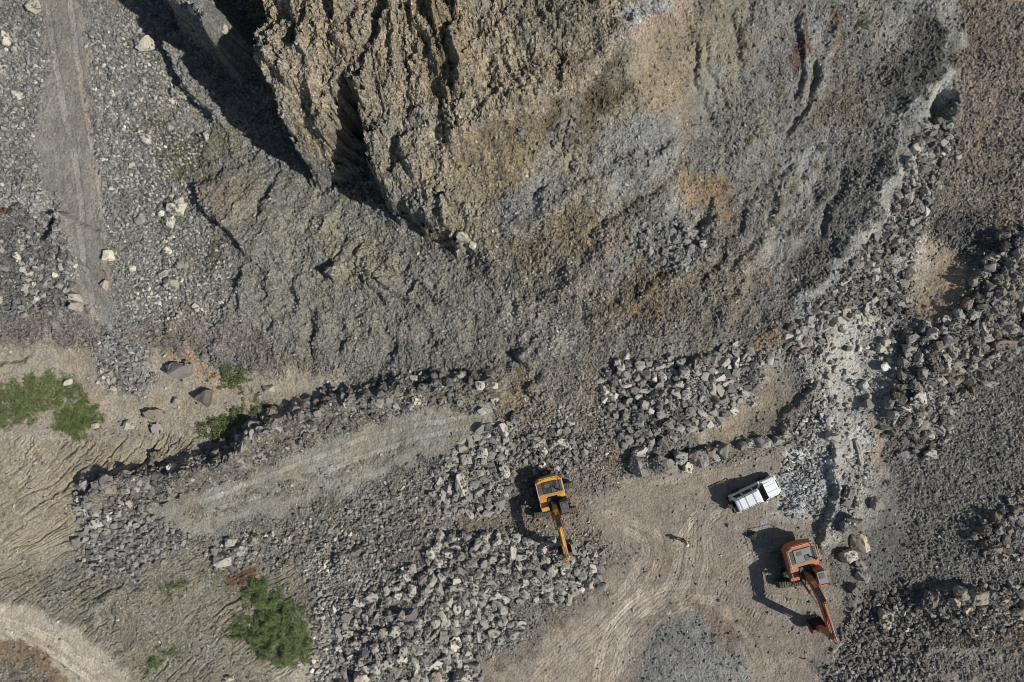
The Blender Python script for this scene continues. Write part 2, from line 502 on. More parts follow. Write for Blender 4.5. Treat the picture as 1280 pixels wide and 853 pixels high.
zone([(1150, 15), (1188, 25), (1190, 90), (1140, 150), (1110, 140), (1120, 80)], 10, c=(92, 90, 86), sc=.5)
zone([(1050, 190), (1120, 200), (1085, 305), (1020, 375), (985, 370), (1010, 260)], 12, c=(104, 102, 98), sc=.7)
streak([(1196, -40), (1192, 70), (1175, 112), (1138, 152), (1122, 215), (1098, 275), (1058, 325), (1020, 370), (1000, 400)], 10, c=(158, 157, 151), sc=.2, fu=0)
streak([(1030, 180), (1010, 230), (985, 290), (965, 330)], 6, c=(146, 142, 134), sc=.3, a=.7)
streak([(860, 5), (800, 40), (760, 72), (720, 110), (650, 140), (590, 162), (555, 205)], 9, c=(150, 132, 114), a=.8)
streak([(790, 215), (740, 240), (690, 275), (620, 300)], 6, c=(142, 132, 120), a=.7)
streak([(780, 295), (740, 335), (700, 365), (640, 390)], 8, c=(136, 122, 110), a=.7)
zone([(1200, -80), (1420, -80), (1420, 290), (1260, 290), (1165, 310), (1200, 150)], 10, c=(128, 115, 101), sc=.75)
blob(1220, 60, 40, 30, 0, c=(112, 96, 78), a=.6)
blob(1195, 290, 40, 30, .5, c=(100, 96, 90), sc=1)
blob(1170, 355, 40, 46, .3, .35, c=(164, 143, 118), sc=.15)
blob(1150, 320, 14, 22, .3, c=(190, 175, 155), a=.8)
# left bench
zone([(-120, -60), (170, -40), (220, 85), (262, 150), (245, 235), (300, 330), (300, 395), (150, 412), (-120, 398)], 8, c=(122, 119, 111), sc=.8, rk=0)
zone([(48, -40), (104, -40), (112, 130), (128, 250), (148, 400), (98, 400), (86, 300), (70, 240), (45, 200), (60, 100)], 9, wp=.9, c=(142, 136, 128), sc=.04)
zone([(96, -40), (104, -40), (124, 240), (112, 240)], 5, c=(154, 143, 130), sc=.08)
blob(30, 250, 55, 22, .2, c=(134, 132, 128), rk=.6)
blob(22, 272, 22, 9, .2, c=(120, 84, 50))
blob(14, 265, 20, 6, .2, c=(70, 50, 34))
blob(20, 330, 6, 20, .2, c=(96, 100, 70), a=.4)
zone([(-60, 285), (75, 262), (92, 330), (92, 385), (-60, 390)], 6, c=(104, 102, 97), sc=1)
blob(230, 190, 34, 26, .5, c=(92, 94, 60), a=.75)
blob(200, 148, 10, 12, 0, c=(104, 98, 60), a=.6)
blob(280, 175, 26, 18, .5, c=(104, 102, 70), a=.6)
blob(265, 320, 12, 24, 0, c=(106, 104, 72), a=.7)
blob(275, 240, 30, 26, 0, c=(124, 110, 90), a=.6)
zone([(-60, 392), (40, 385), (100, 380), (150, 412), (250, 388), (330, 415), (360, 470), (290, 455), (180, 428), (60, 428), (-60, 430)], 8, c=(120, 110, 104), rk=.4, sc=.4)
zone([(-80, 445), (60, 428), (120, 440), (200, 442), (290, 465), (430, 470), (400, 500), (330, 520), (260, 545), (180, 530), (60, 560), (-80, 560)], 9, c=(164, 150, 130), sc=.1, rk=0)
blob(155, 455, 36, 34, .4, c=(124, 122, 120), sc=.9)
streak([(205, 448), (235, 452), (275, 470)], 4, c=(164, 134, 100))
zone([(-120, 545), (60, 556), (190, 532), (270, 556), (120, 600), (96, 720), (60, 760), (-120, 745)], 10, c=(157, 144, 122), rl=1, sc=.2, rk=0)
zone([(-120, 735), (90, 690), (270, 690), (420, 720), (440, 900), (-120, 950)], 10, c=(138, 130, 113), rl=.6, sc=.35)
zone([(-120, 730), (30, 756), (100, 788), (200, 880), (60, 940), (-120, 940)], 5, wp=.3, c=(182, 169, 147), sc=.06, rl=.1)
zone([(-120, 790), (20, 798), (60, 825), (110, 880), (-120, 960)], 5, c=(138, 116, 88), sc=.2, rl=0)
blob(20, 850, 50, 24, .5, c=(116, 108, 92), sc=.6)
blob(110, 730, 70, 30, 0, c=(126, 120, 106), sc=.6)
blob(380, 820, 50, 40, .2, c=(166, 158, 140), sc=.2, rl=.4)
# ramp
zone([(100, 600), (210, 590), (300, 560), (420, 505), (640, 470), (640, 495), (520, 510), (400, 545), (220, 625), (120, 690)], 8, c=(116, 108, 98), sc=.9)
zone([(140, 650), (300, 600), (420, 548), (500, 518), (625, 512), (605, 548), (520, 580), (400, 625), (250, 668), (200, 668)], 6, wp=.7, c=(155, 149, 136), sc=.05, rl=0)
zone([(230, 640), (420, 585), (520, 560), (520, 566), (420, 595), (240, 655)], 4, c=(132, 126, 113), sc=.4)
zone([(100, 640), (160, 650), (230, 665), (160, 715), (105, 700)], 8, c=(124, 123, 121), sc=.6)
zone([(250, 680), (420, 640), (540, 590), (640, 550), (640, 640), (540, 690), (460, 740), (420, 760), (420, 700), (260, 705)], 10, c=(130, 122, 110), sc=.6)
zone([(380, 700), (430, 690), (470, 740), (430, 853), (400, 853)], 10, c=(134, 129, 117), sc=.7)
zone([(610, 470), (760, 460), (780, 590), (760, 690), (640, 690), (640, 540)], 12, c=(126, 115, 102), sc=.8)
blob(650, 500, 22, 26, 0, c=(130, 114, 92), sc=.6)
blob(690, 520, 18, 22, .6, c=(134, 118, 104), sc=.4)
blob(700, 640, 36, 40, 0, c=(128, 115, 100), sc=.4)
blob(590, 645, 40, 16, .2, c=(130, 117, 102), sc=.5)
blob(300, 722, 22, 6, 0, c=(120, 86, 60))
# pit floor
zone([(735, 625), (800, 592), (900, 582), (990, 555), (1020, 640), (1030, 700), (1070, 770), (1030, 850), (990, 930), (560, 930), (590, 845), (640, 800), (720, 760), (770, 690), (745, 655)], 7, wp=.5, c=(150, 137, 123), sc=.08, rk=0)
zone([(650, 800), (700, 768), (770, 690), (800, 680), (700, 790), (610, 860), (585, 860)], 8, c=(124, 113, 101), sc=.3)
zone([(590, 870), (700, 790), (790, 740), (850, 730), (800, 790), (760, 900)], 14, c=(166, 151, 134), sc=.06)
blob(868, 850, 70, 82, 0, .05, wp=.15, c=(133, 132, 127), sc=.3)
blob(905, 790, 10, 46, -.7, c=(128, 104, 86), a=.7)
zone([(890, 440), (975, 450), (1000, 480), (985, 540), (900, 570), (870, 580)], 8, c=(136, 126, 112), sc=.2)
streak([(985, 440), (950, 475), (915, 515), (885, 545)], 5, c=(158, 148, 134), a=.7)
blob(925, 525, 10, 40, .75, c=(168, 146, 118), a=.8, sc=.1)
zone([(1055, 600), (1130, 605), (1140, 690), (1100, 740), (1060, 770), (1040, 720)], 10, c=(120, 117, 111), sc=.25)
zone([(1100, 540), (1140, 560), (1280, 430), (1420, 430), (1420, 950), (990, 950), (1030, 850), (1065, 765), (1140, 700), (1130, 610)], 10, c=(119, 114, 107), sc=.75)
blob(1220, 790, 80, 20, .05, c=(116, 106, 96), sc=1)
blob(1210, 818, 50, 6, .02, c=(142, 134, 120), sc=.3)
blob(1200, 848, 60, 6, .02, c=(142, 132, 116), sc=.3)
blob(1270, 800, 30, 40, 0, c=(128, 112, 100), a=.8)
blob(1140, 330, 24, 40, .4, c=(166, 158, 146), a=.8)
zone([(985, 405), (1045, 380), (1115, 405), (1125, 465), (1105, 550), (1095, 600), (1080, 650), (1030, 690), (1020, 640), (1000, 590), (1020, 520), (1005, 460)], 9, wp=.6, c=(156, 153, 146), sc=.4, rk=.10)
blob(1055, 470, 24, 62, -.2, wp=.6, c=(180, 177, 168), sc=.12)
blob(1050, 400, 46, 14, .1, c=(178, 175, 166), sc=.15)
blob(1062, 545, 18, 40, -.1, c=(176, 174, 167), sc=.2)
blob(1100, 560, 10, 36, .1, c=(156, 138, 124), sc=.1)
blob(1070, 630, 40, 30, .2, c=(134, 132, 128), a=.6)
blob(1000, 605, 26, 44, .25, .35, c=(180, 184, 190), sc=.5)
blob(1005, 590, 8, 16, .3, c=(120, 124, 132), sc=.6)
blob(998, 575, 14, 8, -.4, c=(205, 210, 218), sc=.3)
blob(985, 612, 10, 20, 0, c=(120, 130, 150), a=.5)
blob(965, 655, 40, 10, -.35, c=(170, 168, 162), a=.7)

# water-cut rills down the tan slope
for pts in ([(140, 528), (120, 552), (98, 580), (70, 602), (40, 618), (0, 636)], [(152, 527), (134, 560), (110, 588), (84, 615), (40, 640), (-10, 660)], [(193, 530), (178, 556), (148, 588), (112, 605)], [(168, 530), (160, 548), (140, 570), (118, 598)],
            [(214, 535), (202, 556), (186, 575), (160, 590)], [(206, 536), (196, 548), (178, 580), (150, 596)], [(100, 640), (70, 662), (34, 680), (-10, 695)],
            [(330, 730), (290, 752), (240, 790)], [(160, 728), (130, 740), (108, 752), (70, 756)], [(128, 760), (132, 780), (128, 800)]):
    ditch([(p[0] + RNG.normal(0, 2), p[1] + RNG.normal(0, 2)) for p in pts], 1.8, RNG.uniform(.16, .34), .12, .2, .4)
# scree runs and dust trails streaking down the bowl
m_ = fur * smooth(.05, .45, AN)
colr += (lin((108, 98, 82)).astype(F) - colr) * (m_ * .40)[..., None]
m_ = fur * smooth(.15, .55, -AN)
colr += (lin((140, 139, 134)).astype(F) - colr) * (m_ * .55)[..., None]
scree = np.clip(scree + fur * .35 * AN, 0, 1)
AF = fbm(fanu * .9, fanv, 5, 520, .6)
m_ = np.clip(rock * 1.5, 0, 1) * smooth(.0, .5, AF)
colr += (lin((116, 112, 103)).astype(F) - colr) * (m_ * .35)[..., None]
# large tonal drift of the soils
drift = fbm(X * .22, Y * .22, 5, 60, .6)
colr *= (1 + .16 * drift)[..., None]
d2 = fbm(X * .9, Y * .9, 4, 70, .6)
colr *= (1 + .14 * d2)[..., None]
warm = fbm(X * .3 + 7, Y * .3, 4, 80, .55)
colr[..., 0] *= 1 + .05 * warm; colr[..., 2] *= 1 - .08 * warm

# ------------------------------------------------------------------ relief of the surfaces
def aniso(ang, fu, fv):
    """ang: direction (world) along which features run"""
    c, s = math.cos(ang), math.sin(ang)
    v = X * c + Y * s; u = -X * s + Y * c
    return u * fu + .3 * WX, v * fv + .3 * WY


rr = ridged(fanu * .45, fanv, 5, 100, .44)
r2_ = ridged(fanu * 1.9, fanv * 1.6, 4, 120, .55)
Z += rock * (1 - rock) * .9 * ridged(fanu * .22, fanv * .8, 3, 640, .45)
Z += rock * (.42 * rr - .08 * np.clip(.2 - r2_, 0, 2) + .60 * fbm(X * .38, Y * .38, 6, 140, .54))
fr = ridged(slu * .30, slv * .09, 3, 530, .5)
Z += fur * (.17 * fr + .20 * fbm(X * .45, Y * .45, 5, 540, .6))
fa, fe = facet(X * .75 + .5 * WX, Y * .45 + .5 * WY, 150, 1.3)
Z += rock * (.26 * fa + .06 * smooth(0, .12, fe))
fa, fe = facet(X * 1.9 + .4 * WX, Y * 1.4, 155, 1.4)
Z += (rock * .12 + scree * .06) * fa
fa, fe = facet(X * 3.4, Y * 3.4, 160, 1.2)
Z += (rock * .11 + scree * .075) * fa
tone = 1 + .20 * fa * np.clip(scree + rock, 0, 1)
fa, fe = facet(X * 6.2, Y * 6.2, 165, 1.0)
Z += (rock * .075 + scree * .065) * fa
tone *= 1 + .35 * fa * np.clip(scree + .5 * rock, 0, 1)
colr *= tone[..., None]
Z += scree * .16 * fbm(X * .8, Y * .8, 4, 170, .55)
# rills on the tan slopes
ar = aniso(math.radians(-138), 1.5, .17)
ra = ridged(ar[0], ar[1], 4, 180, .55)
_ys = np.linspace(300, 1000, 700)
_G = np.cumsum(1 / np.tan(np.radians(np.interp(_ys, [520, 560, 620, 700, 760], [62, 52, 36, 25, 38]))))
ru = ((PX + np.interp(PY, _ys, _G)) * S).astype(F); rv = (PY * S).astype(F)
gate = np.clip(.6 + 1.2 * fbm(X * .22 + 3, Y * .22, 3, 560), 0, 1.4)
for fq, am, wd, sd2 in ((.55, .20, .10, 570), (1.1, .10, .13, 580), (2.2, .04, .18, 590)):
    p_ = perlin(ru * fq + .35 * WX, rv * fq * .28, sd2) + .12 * perlin(X * 2.2, Y * 2.2, sd2 + 1)
    Z -= rill * gate * am * np.exp(-(p_ / wd) ** 2)
del ru, rv, gate, p_
Z -= rill * .12 * np.clip(-ra + .25, 0, 2) * np.clip(.7 + 1.3 * fbm(X * .25, Y * .25, 3, 550), 0, 1.5)
Z += .05 * fbm(X * .9, Y * .9, 5, 190, .6) + .03 * perlin(X * 5, Y * 5, 200)
del fa, fe, rr, r2_, fr, ar, ra, AN, AF, FR, FA, fanu, fanv, slu, slv

# wheel tracks on the floor
for (px_, py_, a0, L2) in ((970, 735, 8, 70), (955, 700, -20, 50), (930, 745, 30, 80), (700, 655, 8, 46), (720, 620, 60, 40)):
    for off in (-14, 14):
        ca_, sa_ = math.cos(math.radians(a0)), math.sin(math.radians(a0))
        p0 = (px_ - ca_ * L2 / 2 - sa_ * off, py_ - sa_ * L2 / 2 + ca_ * off); p1 = (px_ + ca_ * L2 / 2 - sa_ * off, py_ + sa_ * L2 / 2 + ca_ * off)
        q = topx([p0, p1], .1); r = region(q, 1)
        d, s_, t = pdist(X[r] + .06 * WX[r], Y[r] + .06 * WY[r], q)
        m = smooth(.33, .24, d) * smooth(0, .1, t) * smooth(0, .1, 1 - t) * np.clip(.6 + fbm(X[r], Y[r], 2, 215), 0, 1)
        Z[r] -= m * (.05 + .035 * np.sin(t * L2 * S * 2 * math.pi / .36))
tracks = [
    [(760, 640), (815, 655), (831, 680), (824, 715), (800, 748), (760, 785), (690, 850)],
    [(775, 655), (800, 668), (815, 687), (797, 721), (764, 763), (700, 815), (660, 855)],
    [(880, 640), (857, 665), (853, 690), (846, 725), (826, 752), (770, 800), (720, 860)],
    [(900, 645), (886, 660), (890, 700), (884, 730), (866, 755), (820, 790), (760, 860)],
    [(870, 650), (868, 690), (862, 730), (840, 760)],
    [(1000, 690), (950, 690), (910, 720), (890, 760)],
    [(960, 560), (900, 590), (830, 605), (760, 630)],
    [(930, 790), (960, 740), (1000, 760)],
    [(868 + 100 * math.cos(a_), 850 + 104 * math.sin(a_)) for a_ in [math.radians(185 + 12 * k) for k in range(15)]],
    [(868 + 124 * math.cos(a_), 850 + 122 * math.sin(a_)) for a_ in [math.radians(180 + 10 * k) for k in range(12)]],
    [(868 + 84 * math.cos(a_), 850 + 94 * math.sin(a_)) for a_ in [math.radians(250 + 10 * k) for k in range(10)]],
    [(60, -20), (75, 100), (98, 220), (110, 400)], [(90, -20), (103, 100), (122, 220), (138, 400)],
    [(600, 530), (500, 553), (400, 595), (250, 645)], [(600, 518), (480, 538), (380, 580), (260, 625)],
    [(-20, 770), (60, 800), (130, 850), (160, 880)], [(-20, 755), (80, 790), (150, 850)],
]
for tr in tracks:
    z0 = 6 if tr[0][0] < 150 and tr[0][1] < 10 else (1.8 if tr[0][0] == 600 else .1)
    # smooth the polyline
    P = np.array(tr, float)
    for _ in range(3):
        Q = [P[0]]
        for a, b in zip(P[:-1], P[1:]):
            Q += [a * .75 + b * .25, a * .25 + b * .75]
        Q.append(P[-1]); P = np.array(Q)
    q = topx([tuple(p) for p in P], z0)
    r = region(q, 1.2)
    d, s_, t = pdist(X[r] + .12 * WX[r], Y[r] + .12 * WY[r], q)
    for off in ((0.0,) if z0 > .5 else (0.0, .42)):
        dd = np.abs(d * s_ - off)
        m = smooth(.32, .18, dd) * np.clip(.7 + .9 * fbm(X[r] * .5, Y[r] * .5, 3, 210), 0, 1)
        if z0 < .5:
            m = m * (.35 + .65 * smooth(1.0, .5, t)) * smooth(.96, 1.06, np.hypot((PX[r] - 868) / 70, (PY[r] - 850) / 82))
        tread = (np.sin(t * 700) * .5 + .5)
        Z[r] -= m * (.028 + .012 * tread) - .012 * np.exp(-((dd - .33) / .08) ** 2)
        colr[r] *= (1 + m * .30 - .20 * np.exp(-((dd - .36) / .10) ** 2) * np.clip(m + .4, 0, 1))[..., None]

_g = colr @ np.array([.3, .5, .2], F)
colr = (colr * .72 + _g[..., None] * .28) * np.array([1.03, 1.03, .975], F)
colr *= (.86 + .26 * np.clip(scree + .8 * rock, 0, 1))[..., None]
colr = np.clip(colr, 0.01, .8)
del _g

# ------------------------------------------------------------------ materials
def mat_ground():
    m = bpy.data.materials.new("quarry_ground")
    m.use_nodes = True
    nt = m.node_tree; n = nt.nodes; L = nt.links
    b = n['Principled BSDF']
    b.inputs['Roughness'].default_value = .95
    b.inputs['Specular IOR Level'].default_value = .15
    at = n.new('ShaderNodeAttribute'); at.attribute_name = "albedo"
    st = n.new('ShaderNodeAttribute'); st.attribute_name = "stony"
    geo = n.new('ShaderNodeNewGeometry')
    v1 = n.new('ShaderNodeTexVoronoi'); v1.inputs['Scale'].default_value = 7.5
    v2 = n.new('ShaderNodeTexVoronoi'); v2.inputs['Scale'].default_value = 15
    nz = n.new('ShaderNodeTexNoise'); nz.inputs['Scale'].default_value = 22; nz.inputs['Detail'].default_value = 4
    for t in (v1, v2, nz):
        L.new(geo.outputs['Position'], t.inputs['Vector'])
    s1 = n.new('ShaderNodeSeparateColor'); L.new(v1.outputs['Color'], s1.inputs[0])
    s2 = n.new('ShaderNodeSeparateColor'); L.new(v2.outputs['Color'], s2.inputs[0])

    def math_(op, a, bb):
        k = n.new('ShaderNodeMath'); k.operation = op
        for i, v in enumerate((a, bb)):
            if isinstance(v, (int, float)):
                k.inputs[i].default_value = v
            else:
                L.new(v, k.inputs[i])
        return k.outputs[0]
    c1 = math_('SUBTRACT', s1.outputs[0], .5)
    c2 = math_('SUBTRACT', s2.outputs[0], .5)
    c1 = math_('MULTIPLY', c1, .95); c2 = math_('MULTIPLY', c2, .7)
    g = math_('ADD', c1, c2)
    sw = math_('ADD', math_('MULTIPLY', st.outputs['Fac'], .65), .35)
    g = math_('MULTIPLY', g, sw)
    nn = math_('MULTIPLY', math_('SUBTRACT', nz.outputs[0], .5), .5)
    g = math_('ADD', math_('ADD', g, nn), 1.0)
    mul = n.new('ShaderNodeVectorMath'); mul.operation = 'SCALE'
    L.new(at.outputs['Color'], mul.inputs[0]); L.new(g, mul.inputs['Scale'])
    L.new(mul.outputs[0], b.inputs['Base Color'])
    hgt = math_('ADD', math_('MULTIPLY', s1.outputs[1], .06), math_('MULTIPLY', s2.outputs[1], .03))
    hgt = math_('MULTIPLY', hgt, sw)
    hgt = math_('ADD', hgt, math_('MULTIPLY', nz.outputs[0], .02))
    bp = n.new('ShaderNodeBump'); bp.inputs['Strength'].default_value = .7; bp.inputs['Distance'].default_value = 1.0
    L.new(hgt, bp.inputs['Height']); L.new(bp.outputs[0], b.inputs['Normal'])
    return m


def mat_stone_attr():
    m = bpy.data.materials.new("broken_stone")
    m.use_nodes = True
    nt = m.node_tree; n = nt.nodes; L = nt.links
    b = n['Principled BSDF']; b.inputs['Roughness'].default_value = .92
    b.inputs['Specular IOR Level'].default_value = .2
    at = n.new('ShaderNodeAttribute'); at.attribute_name = "albedo"
    geo = n.new('ShaderNodeNewGeometry')
    nz = n.new('ShaderNodeTexNoise'); nz.inputs['Scale'].default_value = 9; nz.inputs['Detail'].default_value = 6
    nz.inputs['Roughness'].default_value = .7
    L.new(geo.outputs['Position'], nz.inputs['Vector'])
    mr = n.new('ShaderNodeMapRange'); mr.inputs[1].default_value = .3; mr.inputs[2].default_value = .7
    mr.inputs[3].default_value = .86; mr.inputs[4].default_value = 1.12
    L.new(nz.outputs[0], mr.inputs[0])
    mul = n.new('ShaderNodeVectorMath'); mul.operation = 'SCALE'
    L.new(at.outputs['Color'], mul.inputs[0]); L.new(mr.outputs[0], mul.inputs['Scale'])
    L.new(mul.outputs[0], b.inputs['Base Color'])
    bp = n.new('ShaderNodeBump'); bp.inputs['Strength'].default_value = .5; bp.inputs['Distance'].default_value = .08
    L.new(nz.outputs[0], bp.inputs['Height']); L.new(bp.outputs[0], b.inputs['Normal'])
    return m


def mat_rock(name, c, dust=(150, 143, 130), dusty=.35):
    m = bpy.data.materials.new(name)
    m.use_nodes = True
    nt = m.node_tree; n = nt.nodes; L = nt.links
    b = n['Principled BSDF']; b.inputs['Roughness'].default_value = .9
    b.inputs['Specular IOR Level'].default_value = .2
    tc = n.new('ShaderNodeTexCoord'); oi = n.new('ShaderNodeObjectInfo')
    add = n.new('ShaderNodeVectorMath'); add.operation = 'ADD'
    geo = n.new('ShaderNodeNewGeometry')
    L.new(geo.outputs['Position'], add.inputs[0]); L.new(oi.outputs['Random'], add.inputs[1])
    n1 = n.new('ShaderNodeTexNoise'); n1.inputs['Scale'].default_value = 2.6; n1.inputs['Detail'].default_value = 8; n1.inputs['Roughness'].default_value = .68
    n2 = n.new('ShaderNodeTexNoise'); n2.inputs['Scale'].default_value = 16; n2.inputs['Detail'].default_value = 5
    L.new(add.outputs[0], n1.inputs['Vector']); L.new(add.outputs[0], n2.inputs['Vector'])
    _k = np.array([1.12, 1.105, 1.05]) * ALB
    a = lin(c) * _k; d = lin(dust) * _k
    mx = n.new('ShaderNodeMix'); mx.data_type = 'RGBA'
    mx.inputs['A'].default_value = (*a, 1); mx.inputs['B'].default_value = (*d, 1)
    mr = n.new('ShaderNodeMapRange'); mr.inputs[1].default_value = .35; mr.inputs[2].default_value = .75; mr.inputs[4].default_value = dusty * 1.3
    L.new(n1.outputs[0], mr.inputs[0]); L.new(mr.outputs[0], mx.inputs['Factor'])
    # per-rock brightness and grain
    r1 = n.new('ShaderNodeMapRange'); r1.inputs[3].default_value = .66; r1.inputs[4].default_value = 1.22
    L.new(oi.outputs['Random'], r1.inputs[0])
    r2 = n.new('ShaderNodeMapRange'); r2.inputs[1].default_value = .3; r2.inputs[2].default_value = .7; r2.inputs[3].default_value = .86; r2.inputs[4].default_value = 1.12
    L.new(n2.outputs[0], r2.inputs[0])
    mm = n.new('ShaderNodeMath'); mm.operation = 'MULTIPLY'
    L.new(r1.outputs[0], mm.inputs[0]); L.new(r2.outputs[0], mm.inputs[1])
    mul = n.new('ShaderNodeVectorMath'); mul.operation = 'SCALE'
    L.new(mx.outputs['Result'], mul.inputs[0]); L.new(mm.outputs[0], mul.inputs['Scale'])
    L.new(mul.outputs[0], b.inputs['Base Color'])
    bp = n.new('ShaderNodeBump'); bp.inputs['Strength'].default_value = .6; bp.inputs['Distance'].default_value = .12
    L.new(n1.outputs[0], bp.inputs['Height'])
    bp2 = n.new('ShaderNodeBump'); bp2.inputs['Strength'].default_value = .4; bp2.inputs['Distance'].default_value = .04
    L.new(n2.outputs[0], bp2.inputs['Height']); L.new(bp.outputs[0], bp2.inputs['Normal'])
    L.new(bp2.outputs[0], b.inputs['Normal'])
    return m


def mat_plain(name, rgb, rough=.5, metal=0.0, grime=.25, scale=3.0, srgb=True, spec=.5, trans=0):
    m = bpy.data.materials.new(name)
    m.use_nodes = True
    nt = m.node_tree; n = nt.nodes; L = nt.links
    b = n['Principled BSDF']
    c = lin(rgb) if srgb else np.array(rgb)
    b.inputs['Roughness'].default_value = rough; b.inputs['Metallic'].default_value = metal
    b.inputs['Specular IOR Level'].default_value = spec
    tc = n.new('ShaderNodeTexCoord')
    nz = n.new('ShaderNodeTexNoise'); nz.inputs['Scale'].default_value = scale; nz.inputs['Detail'].default_value = 7; nz.inputs['Roughness'].default_value = .7
    L.new(tc.outputs['Object'], nz.inputs['Vector'])
    mr = n.new('ShaderNodeMapRange'); mr.inputs[1].default_value = .40; mr.inputs[2].default_value = .72; mr.inputs[4].default_value = grime * 2
    L.new(nz.outputs[0], mr.inputs[0])
    mx = n.new('ShaderNodeMix'); mx.data_type = 'RGBA'
    mx.inputs['A'].default_value = (*c, 1); mx.inputs['B'].default_value = (*(lin((140, 128, 110))), 1)
    L.new(mr.outputs[0], mx.inputs['Factor']); L.new(mx.outputs['Result'], b.inputs['Base Color'])
    r2 = n.new('ShaderNodeMapRange'); r2.inputs[3].default_value = rough; r2.inputs[4].default_value = min(1, rough + .35)
    L.new(mr.outputs[0], r2.inputs[0]); L.new(r2.outputs[0], b.inputs['Roughness'])
    return m


def mat_leaf(name, a, b_):
    m = bpy.data.materials.new(name)
    m.use_nodes = True
    nt = m.node_tree; n = nt.nodes; L = nt.links
    b = n['Principled BSDF']; b.inputs['Roughness'].default_value = .65
    b.inputs['Specular IOR Level'].default_value = .25
    geo = n.new('ShaderNodeNewGeometry')
    nz = n.new('ShaderNodeTexNoise'); nz.inputs['Scale'].default_value = 2.2; nz.inputs['Detail'].default_value = 5
    L.new(geo.outputs['Position'], nz.inputs['Vector'])
    mm = n.new('ShaderNodeMath'); mm.operation = 'ADD'
    sc = n.new('ShaderNodeMath'); sc.operation = 'MULTIPLY'; sc.inputs[1].default_value = .5
    L.new(geo.outputs['Random Per Island'], sc.inputs[0])
    s3 = n.new('ShaderNodeMapRange'); s3.inputs[1].default_value = .3; s3.inputs[2].default_value = .7; s3.inputs[4].default_value = .6
    L.new(nz.outputs[0], s3.inputs[0])
    L.new(sc.outputs[0], mm.inputs[0]); L.new(s3.outputs[0], mm.inputs[1])
    mx = n.new('ShaderNodeMix'); mx.data_type = 'RGBA'
    mx.inputs['A'].default_value = (*a, 1); mx.inputs['B'].default_value = (*b_, 1)
    L.new(mm.outputs[0], mx.inputs['Factor']); L.new(mx.outputs['Result'], b.inputs['Base Color'])
    return m


M_GROUND = mat_ground()
M_STONE = mat_stone_attr()
ROCKM = {
    'white': mat_rock("pale_stone", (170, 166, 155), (176, 168, 154), .5),
    'pale': mat_rock("light_grey_stone", (152, 149, 142), (172, 164, 150), .4),
    'grey': mat_rock("grey_stone", (126, 124, 121), (148, 142, 132), .4),
    'dark': mat_rock("dark_stone", (98, 95, 92), (132, 124, 114), .4),
    'brown': mat_rock("brown_stone", (112, 103, 95), (138, 127, 114), .4),
    'tan': mat_rock("tan_stone", (152, 142, 128), (164, 154, 138), .4),
    'black': mat_rock("black_stone", (52, 51, 52), (80, 78, 76), .3),
}

# ------------------------------------------------------------------ the ground mesh
def tag(o, label=None, cat=None, group=None, kind=None):
    if label: o['label'] = label
    if cat: o['category'] = cat
    if group: o['group'] = group
    if kind: o['kind'] = kind
    return o


ny, nx = X.shape
me = bpy.data.meshes.new("ground")
co = np.empty((ny, nx, 3), F); co[..., 0] = X; co[..., 1] = Y; co[..., 2] = Z
me.vertices.add(nx * ny)
me.vertices.foreach_set("co", co.ravel())
idx = np.arange(nx * ny, dtype=np.int32).reshape(ny, nx)
quads = np.stack([idx[:-1, :-1], idx[:-1, 1:], idx[1:, 1:], idx[1:, :-1]], -1).reshape(-1, 4)
me.loops.add(quads.size); me.loops.foreach_set("vertex_index", quads.ravel())
me.polygons.add(len(quads))
me.polygons.foreach_set("loop_start", np.arange(0, quads.size, 4, dtype=np.int32))
me.update(calc_edges=True)
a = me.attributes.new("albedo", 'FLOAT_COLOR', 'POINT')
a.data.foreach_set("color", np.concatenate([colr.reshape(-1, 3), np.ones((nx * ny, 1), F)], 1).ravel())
a = me.attributes.new("stony", 'FLOAT', 'POINT')
a.data.foreach_set("value", np.clip(scree + .6 * rock, 0, 1).ravel())
me.polygons.foreach_set("use_smooth", np.zeros(len(quads), bool))
me.materials.append(M_GROUND)
ground = bpy.data.objects.new("ground", me); COL.objects.link(ground)
tag(ground, "grey and tan quarry floor, benches and broken rock faces", "ground", kind="structure")
del quads, idx, co


# ------------------------------------------------------------------ height queries
def hz(x, y):
    x = np.atleast_1d(np.asarray(x, float)); y = np.atleast_1d(np.asarray(y, float))
    i = np.clip(np.searchsorted(GX, x) - 1, 0, nx - 2); j = np.clip(np.searchsorted(GY, y) - 1, 0, ny - 2)
    u = (x - GX[i]) / (GX[i + 1] - GX[i]); v = (y - GY[j]) / (GY[j + 1] - GY[j])
    u = np.clip(u, 0, 1); v = np.clip(v, 0, 1)
    return (Z[j, i] * (1 - u) + Z[j, i + 1] * u) * (1 - v) + (Z[j + 1, i] * (1 - u) + Z[j + 1, i + 1] * u) * v


def ground_at(px, py):
    px = np.atleast_1d(np.asarray(px, float)); py = np.atleast_1d(np.asarray(py, float))
    z = np.full(px.shape, 4.0)
    for k in range(24):
        x, y = W(px, py, z)
        z = z * .6 + hz(x, y) * .4
    x, y = W(px, py, z)
    return x, y, hz(x, y)


def csample(x, y):
    i = np.clip(np.searchsorted(GX, x), 0, nx - 1); j = np.clip(np.searchsorted(GY, y), 0, ny - 1)
    return colr[j, i]


